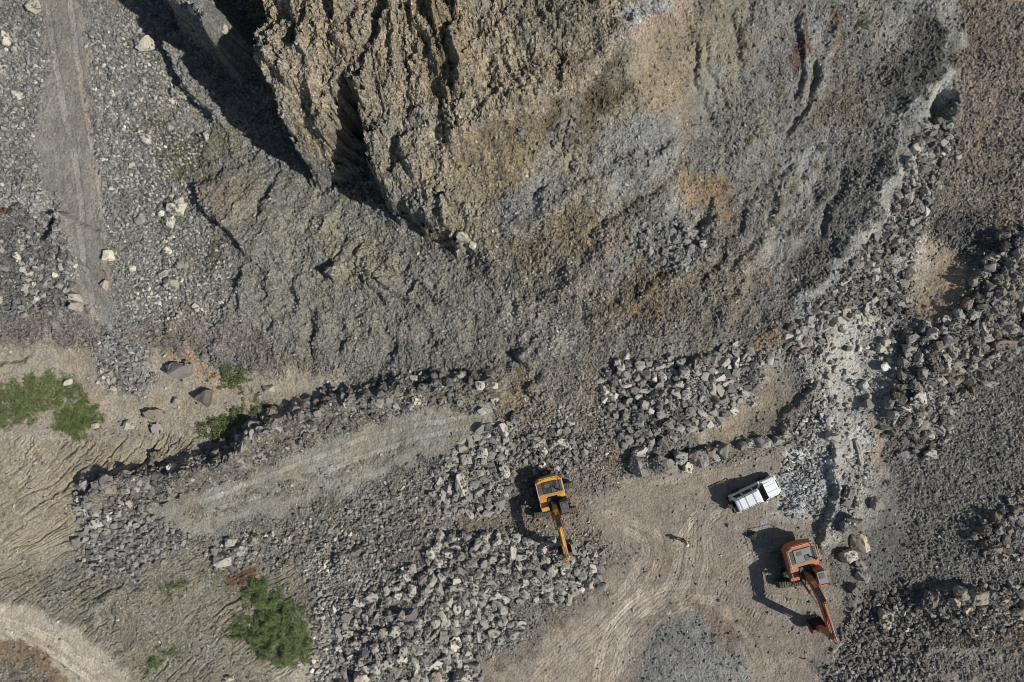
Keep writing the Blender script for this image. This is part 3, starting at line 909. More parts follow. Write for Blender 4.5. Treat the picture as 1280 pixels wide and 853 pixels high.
# ------------------------------------------------------------------ rock shapes
def rock_proto(seed, npts=16, cuts=0, rough=.06, flat=.8):
    r = np.random.default_rng(seed)
    bm = bmesh.new()
    p = r.normal(size=(npts, 3)); p /= np.linalg.norm(p, axis=1)[:, None]
    p = np.sign(p) * np.abs(p) ** .62               # push towards blocky
    p *= r.uniform(.82, 1.05, (npts, 1))
    for v in p:
        bm.verts.new(v)
    res = bmesh.ops.convex_hull(bm, input=bm.verts)
    bmesh.ops.delete(bm, geom=[v for v in bm.verts if not v.link_faces], context='VERTS')
    if cuts:
        bmesh.ops.subdivide_edges(bm, edges=bm.edges[:], cuts=cuts, use_grid_fill=True)
        from mathutils import noise as mn
        off = Vector(r.uniform(-50, 50, 3))
        bm.normal_update()
        for v in bm.verts:
            n = v.co.normalized()
            d = mn.noise(v.co * 1.6 + off) * rough * 1.6 + mn.noise(v.co * 4.5 + off) * rough + abs(mn.noise(v.co * 2.7 - off)) * -rough
            v.co += n * d
    bmesh.ops.triangulate(bm, faces=bm.faces[:])
    xs = [v.co for v in bm.verts]
    lo = Vector([min(c[i] for c in xs) for i in range(3)]); hi = Vector([max(c[i] for c in xs) for i in range(3)])
    for v in bm.verts:
        for i in range(3):
            v.co[i] = (v.co[i] - (lo[i] + hi[i]) / 2) / (hi[i] - lo[i]) * 2
    bm.normal_update()
    return bm


def bm_arrays(bm):
    bm.verts.index_update()
    return np.array([v.co[:] for v in bm.verts], F), np.array([[v.index for v in f.verts] for f in bm.faces], np.int32)


PROTO_HQ = []
for i in range(18):
    bm = rock_proto(300 + i, 15 + i % 9, 3, .08)
    m = bpy.data.meshes.new("boulder"); bm.to_mesh(m); bm.free()
    m.materials.append(ROCKM['grey'])
    PROTO_HQ.append(m)
PROTO_MID = []
for i in range(16):
    bm = rock_proto(500 + i, 13 + i % 8, 1, .08); PROTO_MID.append(bm_arrays(bm)); bm.free()
PROTO_LOW = []
for i in range(14):
    bm = rock_proto(700 + i, 9 + i % 4); PROTO_LOW.append(bm_arrays(bm)); bm.free()


def rand_rot(n, tilt=.5):
    """yaw anything, limited tilt"""
    a = RNG.uniform(0, 2 * np.pi, n); t = RNG.normal(0, tilt, n); b = RNG.uniform(0, 2 * np.pi, n)
    R = np.zeros((n, 3, 3), F)
    ca, sa = np.cos(a), np.sin(a)
    Rz = np.zeros((n, 3, 3)); Rz[:, 0, 0] = ca; Rz[:, 0, 1] = -sa; Rz[:, 1, 0] = sa; Rz[:, 1, 1] = ca; Rz[:, 2, 2] = 1
    ux, uy = np.cos(b), np.sin(b); ct, st_ = np.cos(t), np.sin(t)
    Rt = np.zeros((n, 3, 3))
    Rt[:, 0, 0] = ct + ux * ux * (1 - ct); Rt[:, 0, 1] = ux * uy * (1 - ct); Rt[:, 0, 2] = uy * st_
    Rt[:, 1, 0] = ux * uy * (1 - ct); Rt[:, 1, 1] = ct + uy * uy * (1 - ct); Rt[:, 1, 2] = -ux * st_
    Rt[:, 2, 0] = -uy * st_; Rt[:, 2, 1] = ux * st_; Rt[:, 2, 2] = ct
    return (Rt @ Rz).astype(F)


def stone_mesh(name, pos, scl, col, protos, tilt=.5):
    n = len(pos); which = RNG.integers(0, len(protos), n); R = rand_rot(n, tilt)
    V = []; T = []; C = []; base = 0
    for k, (pv, pf) in enumerate(protos):
        s = np.where(which == k)[0]
        if not len(s): continue
        v = pv[None] * scl[s][:, None, :].astype(F)
        v = np.einsum('nij,nkj->nki', R[s], v) + pos[s][:, None, :].astype(F)
        V.append(v.reshape(-1, 3))
        f = pf[None] + (np.arange(len(s), dtype=np.int32) * len(pv))[:, None, None] + base
        T.append(f.reshape(-1, 3)); base += len(s) * len(pv)
        C.append(np.repeat(col[s].astype(F), len(pv), 0))
    V = np.concatenate(V); T = np.concatenate(T).astype(np.int32); C = np.concatenate(C)
    m = bpy.data.meshes.new(name)
    m.vertices.add(len(V)); m.vertices.foreach_set("co", V.ravel())
    m.loops.add(T.size); m.loops.foreach_set("vertex_index", T.ravel())
    m.polygons.add(len(T)); m.polygons.foreach_set("loop_start", np.arange(0, T.size, 3, dtype=np.int32))
    m.update(calc_edges=True)
    a = m.attributes.new("albedo", 'FLOAT_COLOR', 'POINT')
    a.data.foreach_set("color", np.concatenate([C, np.ones((len(C), 1), F)], 1).ravel())
    m.polygons.foreach_set("use_smooth", np.zeros(len(T), bool))
    m.materials.append(M_STONE)
    o = bpy.data.objects.new(name, m); COL.objects.link(o)
    return o


# piles: a running height map so stones come to rest on one another
HP = Z.copy()


def settle(x, y, rx, ry, rz, lift=.45):
    i = NEX + int(round((x + 53.5) / STEP)); j = NEY + int(round((y + 36.0) / STEP))
    r = max(rx, ry); k = max(1, int(r / STEP))
    if i < k + 1 or j < k + 1 or i > nx - k - 2 or j > ny - k - 2:
        return float(hz(x, y)[0]) + rz * .3
    win = HP[j - k:j + k + 1, i - k:i + k + 1]
    yy, xx = np.mgrid[-k:k + 1, -k:k + 1] * (STEP / r)
    d2 = xx * xx + yy * yy
    core = d2 < .4
    b = float(win[core].mean()) * .75 + float(win[core].min()) * .25
    zc = b + rz * lift
    dome = zc + rz * .85 * np.sqrt(np.clip(1 - d2, 0, 1))
    np.maximum(win, np.where(d2 < 1, dome, -99), out=win)
    return zc


# zone name -> (group, phrase)
ZN = {
    'edge': ("boulders lined up along the pit floor edge", "the row edging the pit floor"),
    'mid': ("boulders in the heap above the pit floor", "the heap above the pit floor"),
    'heap': ("boulders in the main heap under the yellow excavator", "the heap below the yellow excavator"),
    'west': ("boulders left of the yellow excavator", "the rubble behind the yellow excavator"),
    'strip': ("boulders scattered above the yellow excavator", "the rubble above the yellow excavator"),
    'belt': ("dark boulders banked along the right side", "the dark bank at right"),
    'line': ("boulders strung along the pale ridge", "the strip beside the pale ridge"),
    'bund': ("boulders banked above the grey ramp", "the bank above the grey ramp"),
    'rampend': ("stones at the low end of the grey ramp", "the low end of the ramp"),
    'below': ("stones below the grey ramp", "the rubble below the grey ramp"),
    'bench': ("pale stones on the upper left bench", "the gravel bench at upper left"),
    'scree': ("stones in the dark scree at far left", "the dark scree at far left"),
    'tan': ("lone stones on the tan ground", "the tan ground at left"),
    'pale': ("blocks in the pale dusty rubble", "the pale dusty rubble"),
    'orange': ("boulders beside the orange excavator", "the group beside the orange excavator"),
    'cluster': ("reddish boulders clustered at far right", "the small cluster at far right"),
    'lowright': ("boulders in the lower right gravel", "the lower right gravel"),
    'floor': ("lone stones on the pit floor", "the open pit floor"),
    'face': ("loose blocks on the rock face", "the rock face"),
    'patch': ("grey stones in the small spill on the tan ground", "the small grey spill at left"),
}
# hand-placed stones: px, py, width, height (photo pixels), tone, zone, own label
L_ = None
hand = [
    (797, 582, 20, 22, 'grey', 'edge', "biggest pale triangular boulder at the left end of the floor edge row"),
    (822, 579, 18, 18, 'grey', 'edge', "square grey boulder second from left in the floor edge row"),
    (837, 581, 15, 17, 'pale', 'edge', "pale faceted boulder third from left in the floor edge row"),
    (850, 571, 14, 15, 'grey', 'edge', L_), (860, 583, 14, 12, 'pale', 'edge', "low pale boulder nearest the floor in the edge row"),
    (864, 570, 13, 14, 'dark', 'edge', "dark shaded boulder in the middle of the floor edge row"),
    (875, 572, 14, 18, 'grey', 'edge', "tall grey boulder in the middle of the floor edge row"),
    (886, 565, 12, 14, 'brown', 'edge', "brown boulder in the middle of the floor edge row"), (894, 571, 8, 12, 'pale', 'edge', L_),
    (901, 565, 13, 18, 'grey', 'edge', "upright egg-shaped boulder standing right of the brown edge boulder"),
    (926, 557, 10, 9, 'grey', 'edge', L_), (938, 554, 11, 10, 'pale', 'edge', L_), (952, 553, 17, 12, 'pale', 'edge', "wide pale block near the right end of the floor edge row"),
    (964, 554, 6, 9, 'pale', 'edge', L_), (971, 550, 9, 11, 'grey', 'edge', L_), (983, 541, 9, 12, 'pale', 'edge', "slim pale boulder at the right end of the floor edge row"),
    (774, 456, 13, 14, 'white', 'mid', "whitest boulder at the top left corner of the middle heap"), (799, 457, 12, 12, 'grey', 'mid', L_), (823, 460, 15, 11, 'pale', 'mid', L_),
    (782, 469, 11, 12, 'grey', 'mid', L_), (855, 465, 12, 14, 'grey', 'mid', L_), (833, 531, 13, 12, 'grey', 'mid', L_), (867, 526, 10, 11, 'pale', 'mid', L_),
    (862, 514, 12, 12, 'grey', 'mid', L_), (933, 484, 9, 8, 'pale', 'mid', L_), (820, 537, 11, 10, 'pale', 'mid', L_), (831, 554, 20, 15, 'grey', 'mid', "broad grey boulder just above the floor edge row"),
    (799, 565, 19, 12, 'pale', 'mid', "long split pale block above the biggest floor edge boulder"), (845, 492, 8, 14, 'pale', 'mid', L_), (857, 494, 11, 13, 'grey', 'mid', L_),
    (781, 521, 9, 12, 'pale', 'mid', L_), (912, 486, 12, 10, 'grey', 'mid', L_), (891, 515, 10, 9, 'grey', 'mid', L_), (783, 482, 12, 6, 'white', 'mid', "thin white slab near the top left of the middle heap"),
    (1071, 676, 18, 25, 'tan', 'orange', "tall buff boulder highest in the group right of the orange excavator"), (1057, 693, 20, 15, 'pale', 'orange', "pale oblique boulder closest to the orange excavator"),
    (1073, 705, 15, 12, 'grey', 'orange', "round grey boulder below the tall buff one"), (1062, 656, 26, 20, 'dark', 'orange', "dark rough boulder mound above the buff boulder"),
    (1094, 629, 14, 15, 'pale', 'orange', "pale round boulder alone at the edge of the grey floor"), (1059, 614, 13, 15, 'dark', 'orange', "dark smooth boulder at the foot of the pale rubble"),
    (1056, 629, 10, 12, 'grey', 'orange', L_), (1075, 720, 16, 13, 'grey', 'orange', "lowest light boulder beside the orange excavator"), (1065, 736, 10, 9, 'dark', 'orange', L_),
    (1071, 631, 8, 10, 'tan', 'orange', "small yellowish stone beside the pale round boulder"),
    (1039, 547, 16, 13, 'white', 'pale', "white block at the head of the dark cleft"), (1034, 527, 9, 14, 'pale', 'pale', "upright pale block with a dark gap on its left"),
    (1059, 436, 9, 6, 'dark', 'pale', "lone dark stone on the white dust"), (1036, 470, 8, 9, 'pale', 'pale', L_), (1083, 505, 10, 12, 'grey', 'pale', L_), (1078, 482, 10, 10, 'grey', 'pale', L_),
    (1105, 460, 10, 12, 'pale', 'pale', L_), (1100, 435, 11, 12, 'pale', 'pale', L_), (1106, 428, 10, 9, 'white', 'pale', L_),
    (227, 463, 30, 18, 'grey', 'tan', "greenish grey domed boulder half buried under the orange soil streak"), (257, 498, 20, 20, 'dark', 'tan', "dark pointed boulder alone on the tan ground"),
    (222, 502, 8, 9, 'grey', 'tan', "small grey stone left of the dark pointed boulder"), (196, 518, 24, 12, 'brown', 'tan', "half buried brown boulder with a crescent shadow"), (164, 530, 14, 11, 'white', 'tan', "bright white block at the top of the rilled slope"),
    (199, 537, 11, 14, 'grey', 'tan', L_), (120, 532, 9, 7, 'pale', 'tan', "pale stone at the tip of the lower weed patch"), (335, 486, 17, 10, 'white', 'tan', "speckled white and black rock right of the weeds"), (86, 478, 10, 8, 'white', 'tan', "small white stone at the edge of the upper weed patch"),
    (343, 514, 16, 12, 'brown', 'bund', L_), (298, 548, 10, 9, 'pale', 'bund', L_), (329, 570, 9, 11, 'white', 'bund', L_), (302, 577, 18, 14, 'grey', 'bund', L_), (320, 529, 15, 9, 'grey', 'bund', L_),
    (134, 601, 14, 14, 'grey', 'bund', L_), (158, 594, 14, 13, 'grey', 'bund', L_), (107, 605, 12, 13, 'grey', 'bund', L_), (140, 608, 13, 16, 'brown', 'bund', L_), (157, 611, 12, 9, 'pale', 'bund', L_),
    (200, 570, 16, 12, 'brown', 'bund', L_), (238, 600, 10, 8, 'pale', 'bund', L_), (98, 677, 12, 10, 'dark', 'rampend', L_), (118, 640, 13, 12, 'grey', 'rampend', L_), (110, 630, 11, 10, 'grey', 'rampend', L_),
    (115, 712, 10, 9, 'grey', 'rampend', L_), (140, 690, 11, 9, 'grey', 'rampend', L_), (122, 655, 13, 10, 'pale', 'rampend', L_),
    (44, 10, 15, 15, 'white', 'bench', "pale round boulder near the top of the bench track"), (10, 50, 10, 17, 'white', 'bench', "long pale slab at the left edge near the top"), (3, 88, 9, 20, 'white', 'bench', "long pale slab cut by the left edge"),
    (23, 120, 11, 11, 'white', 'bench', "pale stone left of the track below the two long slabs"), (18, 62, 6, 6, 'white', 'bench', L_), (183, 56, 20, 18, 'white', 'bench', "largest pale boulder beside the big cliff shadow"),
    (144, 94, 8, 11, 'white', 'bench', "pale diamond-shaped stone right of the track"), (225, 118, 17, 13, 'white', 'bench', "white pentagonal boulder below the cliff shadow edge"), (216, 128, 8, 9, 'white', 'bench', "small white stone touching the pentagonal boulder"),
    (184, 176, 12, 12, 'white', 'bench', "round cream boulder in the middle of the bench gravel"), (167, 208, 8, 8, 'white', 'bench', L_), (215, 160, 8, 7, 'white', 'bench', L_), (239, 164, 8, 6, 'white', 'bench', L_),
    (222, 261, 22, 16, 'white', 'bench', "big cracked cream slab on the lower bench gravel"), (225, 250, 11, 8, 'white', 'bench', "cream slab resting on the big cracked one"), (215, 279, 11, 16, 'white', 'bench', "tall cream block below the cracked slab"),
    (177, 276, 10, 11, 'pale', 'bench', L_), (204, 268, 9, 8, 'white', 'bench', L_), (259, 173, 6, 14, 'white', 'bench', "narrow white sliver beside the dark crack"), (137, 320, 12, 12, 'white', 'bench', "cream boulder on the edge of the track"), (215, 356, 17, 13, 'white', 'bench', "white star-shaped boulder near the foot of the bench"),
    (205, 342, 9, 9, 'white', 'bench', L_), (210, 314, 10, 10, 'white', 'bench', L_), (229, 331, 13, 11, 'pale', 'bench', L_), (165, 337, 10, 7, 'white', 'bench', L_), (97, 372, 15, 9, 'white', 'bench', "upper half of the split cream boulder beside the track"),
    (96, 383, 14, 11, 'white', 'bench', "lower half of the split cream boulder beside the track"), (132, 357, 8, 12, 'tan', 'bench', "tan block lying on the track"), (246, 385, 8, 9, 'white', 'bench', L_), (23, 320, 8, 9, 'white', 'scree', "white stone at the top of the dark scree"), (29, 337, 7, 8, 'white', 'scree', L_),
    (43, 330, 7, 7, 'grey', 'scree', L_), (70, 345, 6, 6, 'white', 'scree', L_), (30, 360, 11, 9, 'grey', 'scree', L_), (10, 333, 11, 11, 'grey', 'scree', L_),
    (265, 22, 14, 12, 'white', 'face', "white boulder on the sunlit knoll inside the cliff shadow"), (243, 12, 10, 14, 'pale', 'face', L_),
    (578, 294, 15, 12, 'white', 'face', "white block on the lip at the end of the cliff shadow"), (591, 306, 9, 8, 'pale', 'face', L_),
    (845, 300, 11, 9, 'grey', 'face', L_), (862, 312, 11, 11, 'grey', 'face', L_), (830, 316, 10, 9, 'grey', 'face', L_), (852, 330, 9, 8, 'grey', 'face', L_), (878, 305, 9, 9, 'pale', 'face', L_),
    (577, 470, 13, 9, 'white', 'bund', L_), (600, 482, 11, 11, 'white', 'bund', "white block at the right end of the ramp bank"), (618, 482, 9, 8, 'white', 'bund', L_), (618, 500, 9, 8, 'white', 'bund', L_), (521, 500, 12, 11, 'white', 'bund', "white block on the middle of the ramp bank"),
    (602, 514, 8, 9, 'pale', 'bund', L_), (472, 503, 14, 13, 'grey', 'bund', L_), (487, 500, 10, 9, 'pale', 'bund', L_), (560, 478, 11, 9, 'dark', 'bund', L_), (530, 484, 11, 9, 'grey', 'bund', L_), (440, 513, 11, 9, 'grey', 'bund', L_),
    (628, 538, 13, 20, 'pale', 'west', "tall leaning boulder at the upper end of the grey ramp"), (624, 558, 16, 10, 'pale', 'west', L_), (582, 574, 15, 14, 'grey', 'west', "grey boulder with a big shadow at the ramp corner"), (603, 565, 13, 14, 'pale', 'west', "bluish pale boulder between two shaded boulders"),
    (577, 603, 14, 28, 'pale', 'west', "longest pale slab left of the yellow excavator"), (622, 597, 12, 11, 'grey', 'west', L_), (631, 588, 12, 15, 'pale', 'west', L_), (568, 590, 9, 9, 'grey', 'west', L_), (592, 582, 12, 10, 'grey', 'west', L_),
    (565, 600, 9, 8, 'grey', 'west', L_), (624, 625, 14, 13, 'grey', 'west', L_), (585, 618, 9, 12, 'grey', 'west', L_), (612, 606, 10, 10, 'grey', 'west', L_),
    (672, 552, 18, 14, 'pale', 'strip', "largest pale block above the yellow excavator"), (693, 554, 7, 14, 'pale', 'strip', L_), (703, 553, 7, 15, 'white', 'strip', L_), (678, 565, 9, 11, 'pale', 'strip', L_), (708, 538, 9, 9, 'grey', 'strip', L_), (645, 522, 12, 14, 'grey', 'strip', L_),
    (290, 677, 13, 10, 'white', 'below', "left of the two white blocks below the ramp"), (320, 674, 14, 9, 'white', 'below', "right of the two white blocks below the ramp"), (280, 699, 20, 14, 'pale', 'below', "broad flat block below the two white ones"), (291, 710, 9, 12, 'grey', 'below', L_), (300, 688, 11, 14, 'grey', 'below', L_), (270, 688, 8, 11, 'grey', 'below', L_),
    (287, 848, 10, 6, 'white', 'tan', "white stone at the bottom edge left of the shrub"), (436, 790, 13, 10, 'pale', 'heap', "pale boulder in the deep shade at the left end of the heap"), (462, 785, 7, 11, 'white', 'heap', "thin white upright stone in the shade of the heap"), (452, 845, 17, 17, 'tan', 'heap', "buff boulder at the lower left corner of the heap"),
    (579, 846, 22, 17, 'pale', 'heap', "biggest pale boulder at the bottom edge of the heap"), (570, 804, 13, 16, 'white', 'heap', "pale upright boulder at the right tip of the heap"), (536, 831, 13, 11, 'pale', 'heap', L_), (519, 847, 13, 11, 'pale', 'heap', L_), (560, 832, 10, 8, 'white', 'heap', L_), (559, 821, 12, 13, 'grey', 'heap', L_),
    (529, 722, 12, 12, 'grey', 'heap', L_), (516, 737, 10, 17, 'pale', 'heap', L_), (507, 720, 13, 11, 'pale', 'heap', L_), (575, 694, 12, 11, 'grey', 'heap', L_), (514, 769, 12, 10, 'grey', 'heap', L_), (552, 720, 9, 10, 'grey', 'heap', L_), (615, 699, 9, 9, 'pale', 'heap', L_), (571, 725, 10, 10, 'pale', 'heap', L_),
    (670, 749, 7, 10, 'white', 'heap', "small white stone at the lower edge of the heap's right lobe"), (685, 745, 13, 13, 'grey', 'heap', L_), (650, 749, 11, 10, 'grey', 'heap', L_), (510, 802, 12, 10, 'grey', 'heap', L_), (475, 770, 8, 11, 'pale', 'heap', L_), (600, 847, 9, 8, 'grey', 'heap', L_),
    (742, 693, 10, 9, 'white', 'heap', L_), (752, 699, 9, 8, 'pale', 'heap', L_), (722, 728, 8, 9, 'white', 'heap', L_), (701, 747, 9, 8, 'pale', 'heap', L_), (495, 838, 12, 14, 'grey', 'heap', L_), (545, 845, 15, 14, 'tan', 'heap', L_), (470, 833, 11, 13, 'pale', 'heap', L_),
    (1201, 742, 15, 14, 'tan', 'lowright', "tan pointed boulder left of the largest pale one"), (1222, 745, 22, 15, 'tan', 'lowright', "largest pale tan boulder in the lower right gravel"), (1161, 751, 14, 25, 'brown', 'lowright', "tall brown slab left of the two tan boulders"), (1105, 772, 15, 22, 'tan', 'lowright', "tan slab nearest the orange excavator's bucket"),
    (1189, 775, 14, 11, 'dark', 'lowright', L_), (1268, 766, 14, 13, 'brown', 'lowright', L_), (1240, 745, 9, 11, 'grey', 'lowright', L_), (1277, 756, 8, 12, 'pale', 'lowright', L_), (1190, 752, 13, 11, 'tan', 'lowright', L_), (1175, 762, 9, 9, 'grey', 'lowright', L_),
    (1228, 662, 14, 12, 'brown', 'cluster', L_), (1243, 646, 11, 12, 'brown', 'cluster', L_), (1255, 674, 11, 9, 'brown', 'cluster', L_), (1267, 696, 9, 9, 'white', 'cluster', "pale stone at the lower end of the right cluster"), (1264, 647, 10, 9, 'pale', 'cluster', L_), (1261, 625, 7, 9, 'pale', 'cluster', L_), (1240, 686, 15, 11, 'brown', 'cluster', L_),
    (1228, 680, 9, 9, 'brown', 'cluster', L_), (1239, 672, 8, 9, 'brown', 'cluster', L_), (1275, 645, 9, 8, 'pale', 'cluster', L_), (1253, 695, 9, 9, 'brown', 'cluster', L_), (1266, 637, 10, 10, 'brown', 'cluster', L_), (1247, 663, 9, 11, 'grey', 'cluster', L_),
    (1134, 439, 15, 15, 'grey', 'belt', "smooth round boulder at the left end of the dark bank"), (1249, 432, 28, 15, 'brown', 'belt', "big flat brown boulder at the right of the dark bank"), (1230, 422, 14, 13, 'pale', 'belt', L_), (1263, 411, 12, 12, 'pale', 'belt', L_), (1255, 399, 16, 13, 'grey', 'belt', L_), (1216, 448, 13, 11, 'grey', 'belt', L_),
    (1221, 373, 14, 11, 'dark', 'belt', L_), (1263, 387, 10, 14, 'grey', 'belt', L_), (1139, 425, 14, 12, 'grey', 'belt', L_), (1155, 427, 15, 11, 'dark', 'belt', L_), (1207, 413, 13, 11, 'grey', 'belt', L_), (1234, 373, 10, 12, 'grey', 'belt', L_), (1277, 383, 14, 15, 'tan', 'belt', "tan boulder cut by the right edge"), (1227, 455, 14, 14, 'grey', 'belt', L_),
    (1144, 498, 19, 17, 'pale', 'belt', "biggest pale block in the lower tail of the dark bank"), (1159, 493, 11, 10, 'pale', 'belt', L_), (1114, 537, 12, 13, 'brown', 'belt', L_), (1152, 531, 12, 11, 'grey', 'belt', L_), (1163, 535, 13, 10, 'pale', 'belt', L_), (1116, 518, 12, 13, 'grey', 'belt', L_), (1125, 470, 10, 10, 'grey', 'belt', L_), (1175, 513, 7, 16, 'brown', 'belt', L_),
    (1200, 432, 12, 12, 'grey', 'belt', L_), (1181, 447, 12, 11, 'grey', 'belt', L_), (1168, 460, 11, 11, 'dark', 'belt', L_), (1245, 350, 12, 11, 'dark', 'belt', L_), (1262, 330, 12, 12, 'grey', 'belt', L_), (1253, 308, 15, 13, 'black', 'belt', "blackest boulder at the top of the dark bank"),
    (1136, 340, 9, 10, 'brown', 'line', L_), (1130, 345, 11, 9, 'dark', 'line', L_), (1138, 204, 14, 15, 'pale', 'line', L_), (1131, 250, 14, 16, 'grey', 'line', "large grey boulder at the left edge of the ridge strip"), (1154, 242, 11, 12, 'pale', 'line', L_), (1142, 187, 9, 12, 'pale', 'line', L_), (1155, 265, 10, 9, 'pale', 'line', L_), (1148, 262, 9, 9, 'grey', 'line', L_), (1152, 213, 15, 9, 'pale', 'line', L_),
    (939, 670, 11, 10, 'black', 'floor', "small black boulder alone beside the orange excavator's shadow"), (910, 657, 4, 4, 'dark', 'floor', "tiny dark stone on the open floor below the white car"), (976, 594, 4, 4, 'dark', 'floor', "tiny dark stone above the white car's nose"),
    (652, 165, 9, 8, 'grey', 'face', L_), (700, 172, 8, 8, 'brown', 'face', L_), (712, 165, 8, 7, 'brown', 'face', L_),
]
# zones filled with loose blocks: polygon, diameters (m) lo..hi, tries, tones, zone key
fills = [
    ([(430, 870), (424, 792), (450, 757), (492, 730), (540, 690), (562, 668), (640, 668), (700, 680), (758, 690), (746, 726), (700, 757), (660, 745), (636, 762), (648, 790), (600, 806), (590, 870)], .18, 1.12, 3000, ['pale', 'pale', 'grey', 'pale', 'grey'], 'heap'),
    ([(540, 595), (600, 538), (640, 528), (642, 600), (628, 640), (580, 640), (550, 632)], .2, .95, 620, ['grey', 'pale', 'grey'], 'west'),
    ([(752, 480), (772, 448), (862, 455), (900, 436), (962, 444), (940, 492), (900, 520), (850, 546), (812, 562), (786, 572), (772, 520)], .18, 1.0, 1900, ['grey', 'pale', 'grey', 'pale', 'dark'], 'mid'),
    ([(655, 545), (700, 530), (735, 545), (730, 580), (670, 585), (640, 570)], .18, .7, 420, ['grey', 'pale', 'dark'], 'strip'),
    ([(640, 500), (700, 480), (760, 480), (770, 560), (740, 590), (700, 530), (650, 540)], .14, .4, 420, ['grey', 'pale', 'dark', 'brown'], 'strip'),
    ([(1310, 275), (1250, 300), (1220, 350), (1180, 402), (1128, 425), (1122, 470), (1104, 540), (1130, 560), (1172, 560), (1200, 505), (1262, 440), (1310, 420)], .22, 1.25, 2300, ['grey', 'grey', 'dark', 'brown', 'pale'], 'belt'),
    ([(1195, 150), (1160, 152), (1124, 240), (1105, 290), (1060, 332), (1028, 378), (985, 415), (984, 440), (1025, 440), (1060, 385), (1130, 395), (1140, 330), (1150, 285), (1165, 240), (1195, 190)], .22, .85, 1700, ['grey', 'pale', 'dark', 'brown', 'pale'], 'line'),
    ([(96, 600), (200, 585), (260, 565), (300, 535), (345, 512), (420, 488), (520, 468), (625, 470), (620, 494), (520, 508), (420, 533), (350, 566), (290, 592), (220, 622), (150, 650), (100, 690)], .18, .85, 1500, ['dark', 'grey', 'brown', 'dark', 'pale'], 'bund'),
    ([(98, 640), (175, 640), (235, 668), (170, 715), (108, 712)], .16, .62, 500, ['grey', 'grey', 'dark'], 'rampend'),
    ([(255, 680), (330, 668), (430, 640), (520, 598), (560, 620), (540, 680), (480, 735), (425, 770), (420, 695), (350, 705), (268, 712)], .12, .5, 1050, ['grey', 'pale', 'dark', 'grey', 'brown'], 'below'),
    ([(400, 700), (425, 690), (450, 740), (425, 800), (430, 870), (390, 870)], .15, .5, 350, ['pale', 'white', 'grey'], 'below'),
    ([(-10, 30), (60, 40), (40, 200), (60, 245), (-10, 240)], .1, .42, 420, ['grey', 'pale', 'grey'], 'bench'),
    ([(112, 40), (168, 30), (215, 100), (250, 160), (240, 240), (285, 310), (285, 392), (158, 402), (140, 300), (122, 180)], .09, .36, 2600, ['grey', 'pale', 'grey', 'pale', 'white', 'pale', 'grey'], 'bench'),
    ([(-10, 285), (72, 268), (92, 330), (88, 390), (-10, 392)], .14, .6, 600, ['dark', 'grey', 'dark', 'pale'], 'scree'),
    ([(122, 428), (180, 440), (188, 470), (170, 490), (130, 480)], .16, .5, 240, ['grey', 'dark', 'pale'], 'patch'),
    ([(1215, 670), (1240, 635), (1285, 612), (1285, 700), (1240, 700)], .3, .75, 70, ['brown', 'brown', 'grey'], 'cluster'),
    ([(1148, 745), (1200, 735), (1310, 730), (1310, 790), (1180, 790)], .2, .8, 330, ['grey', 'tan', 'brown', 'dark'], 'lowright'),
    ([(1040, 870), (1045, 800), (1075, 752), (1130, 730), (1160, 800), (1150, 870)], .18, .6, 700, ['dark', 'grey', 'brown', 'grey'], 'lowright'),
    ([(985, 430), (1040, 385), (1115, 405), (1125, 465), (1105, 540), (1090, 600), (1070, 640), (1040, 620), (1000, 545), (1020, 500)], .1, .5, 260, ['pale', 'pale', 'white', 'grey'], 'pale'),
    ([(975, 580), (1000, 562), (1030, 590), (1026, 640), (1000, 655), (978, 635)], .1, .42, 200, ['pale', 'grey', 'pale', 'dark'], 'pale'),
    ([(800, 300), (855, 285), (905, 300), (880, 335), (830, 340)], .2, .7, 160, ['grey', 'dark', 'grey'], 'face'),
    ([(690, 160), (720, 150), (728, 178), (700, 190)], .2, .6, 40, ['brown', 'dark'], 'face'),
    ([(1010, 520), (1030, 490), (1035, 540), (1015, 560), (985, 560)], .2, .7, 60, ['grey', 'pale'], 'pale'),
]
TONEC = {'white': (166, 161, 150), 'pale': (150, 147, 140), 'grey': (126, 124, 121), 'dark': (98, 95, 92), 'brown': (113, 104, 96), 'tan': (152, 142, 128), 'black': (52, 51, 52)}

stones = []     # px, py, x, y, z, dx, dy (metres), tone, zone, label, priority
hp = np.array([(h[0], h[1]) for h in hand], float)
hx, hy, hzv = ground_at(hp[:, 0], hp[:, 1])
cells = {}


def reg_cell(x, y, r):
    cells.setdefault((int(math.floor(x)), int(math.floor(y))), []).append((x, y, r))


def clash(x, y, r, f):
    cx, cy = int(math.floor(x)), int(math.floor(y))
    for i in range(cx - 1, cx + 2):
        for j in range(cy - 1, cy + 2):
            for (a, b, c) in cells.get((i, j), ()):
                if (a - x) ** 2 + (b - y) ** 2 < ((r + c) * f) ** 2:
                    return True
    return False


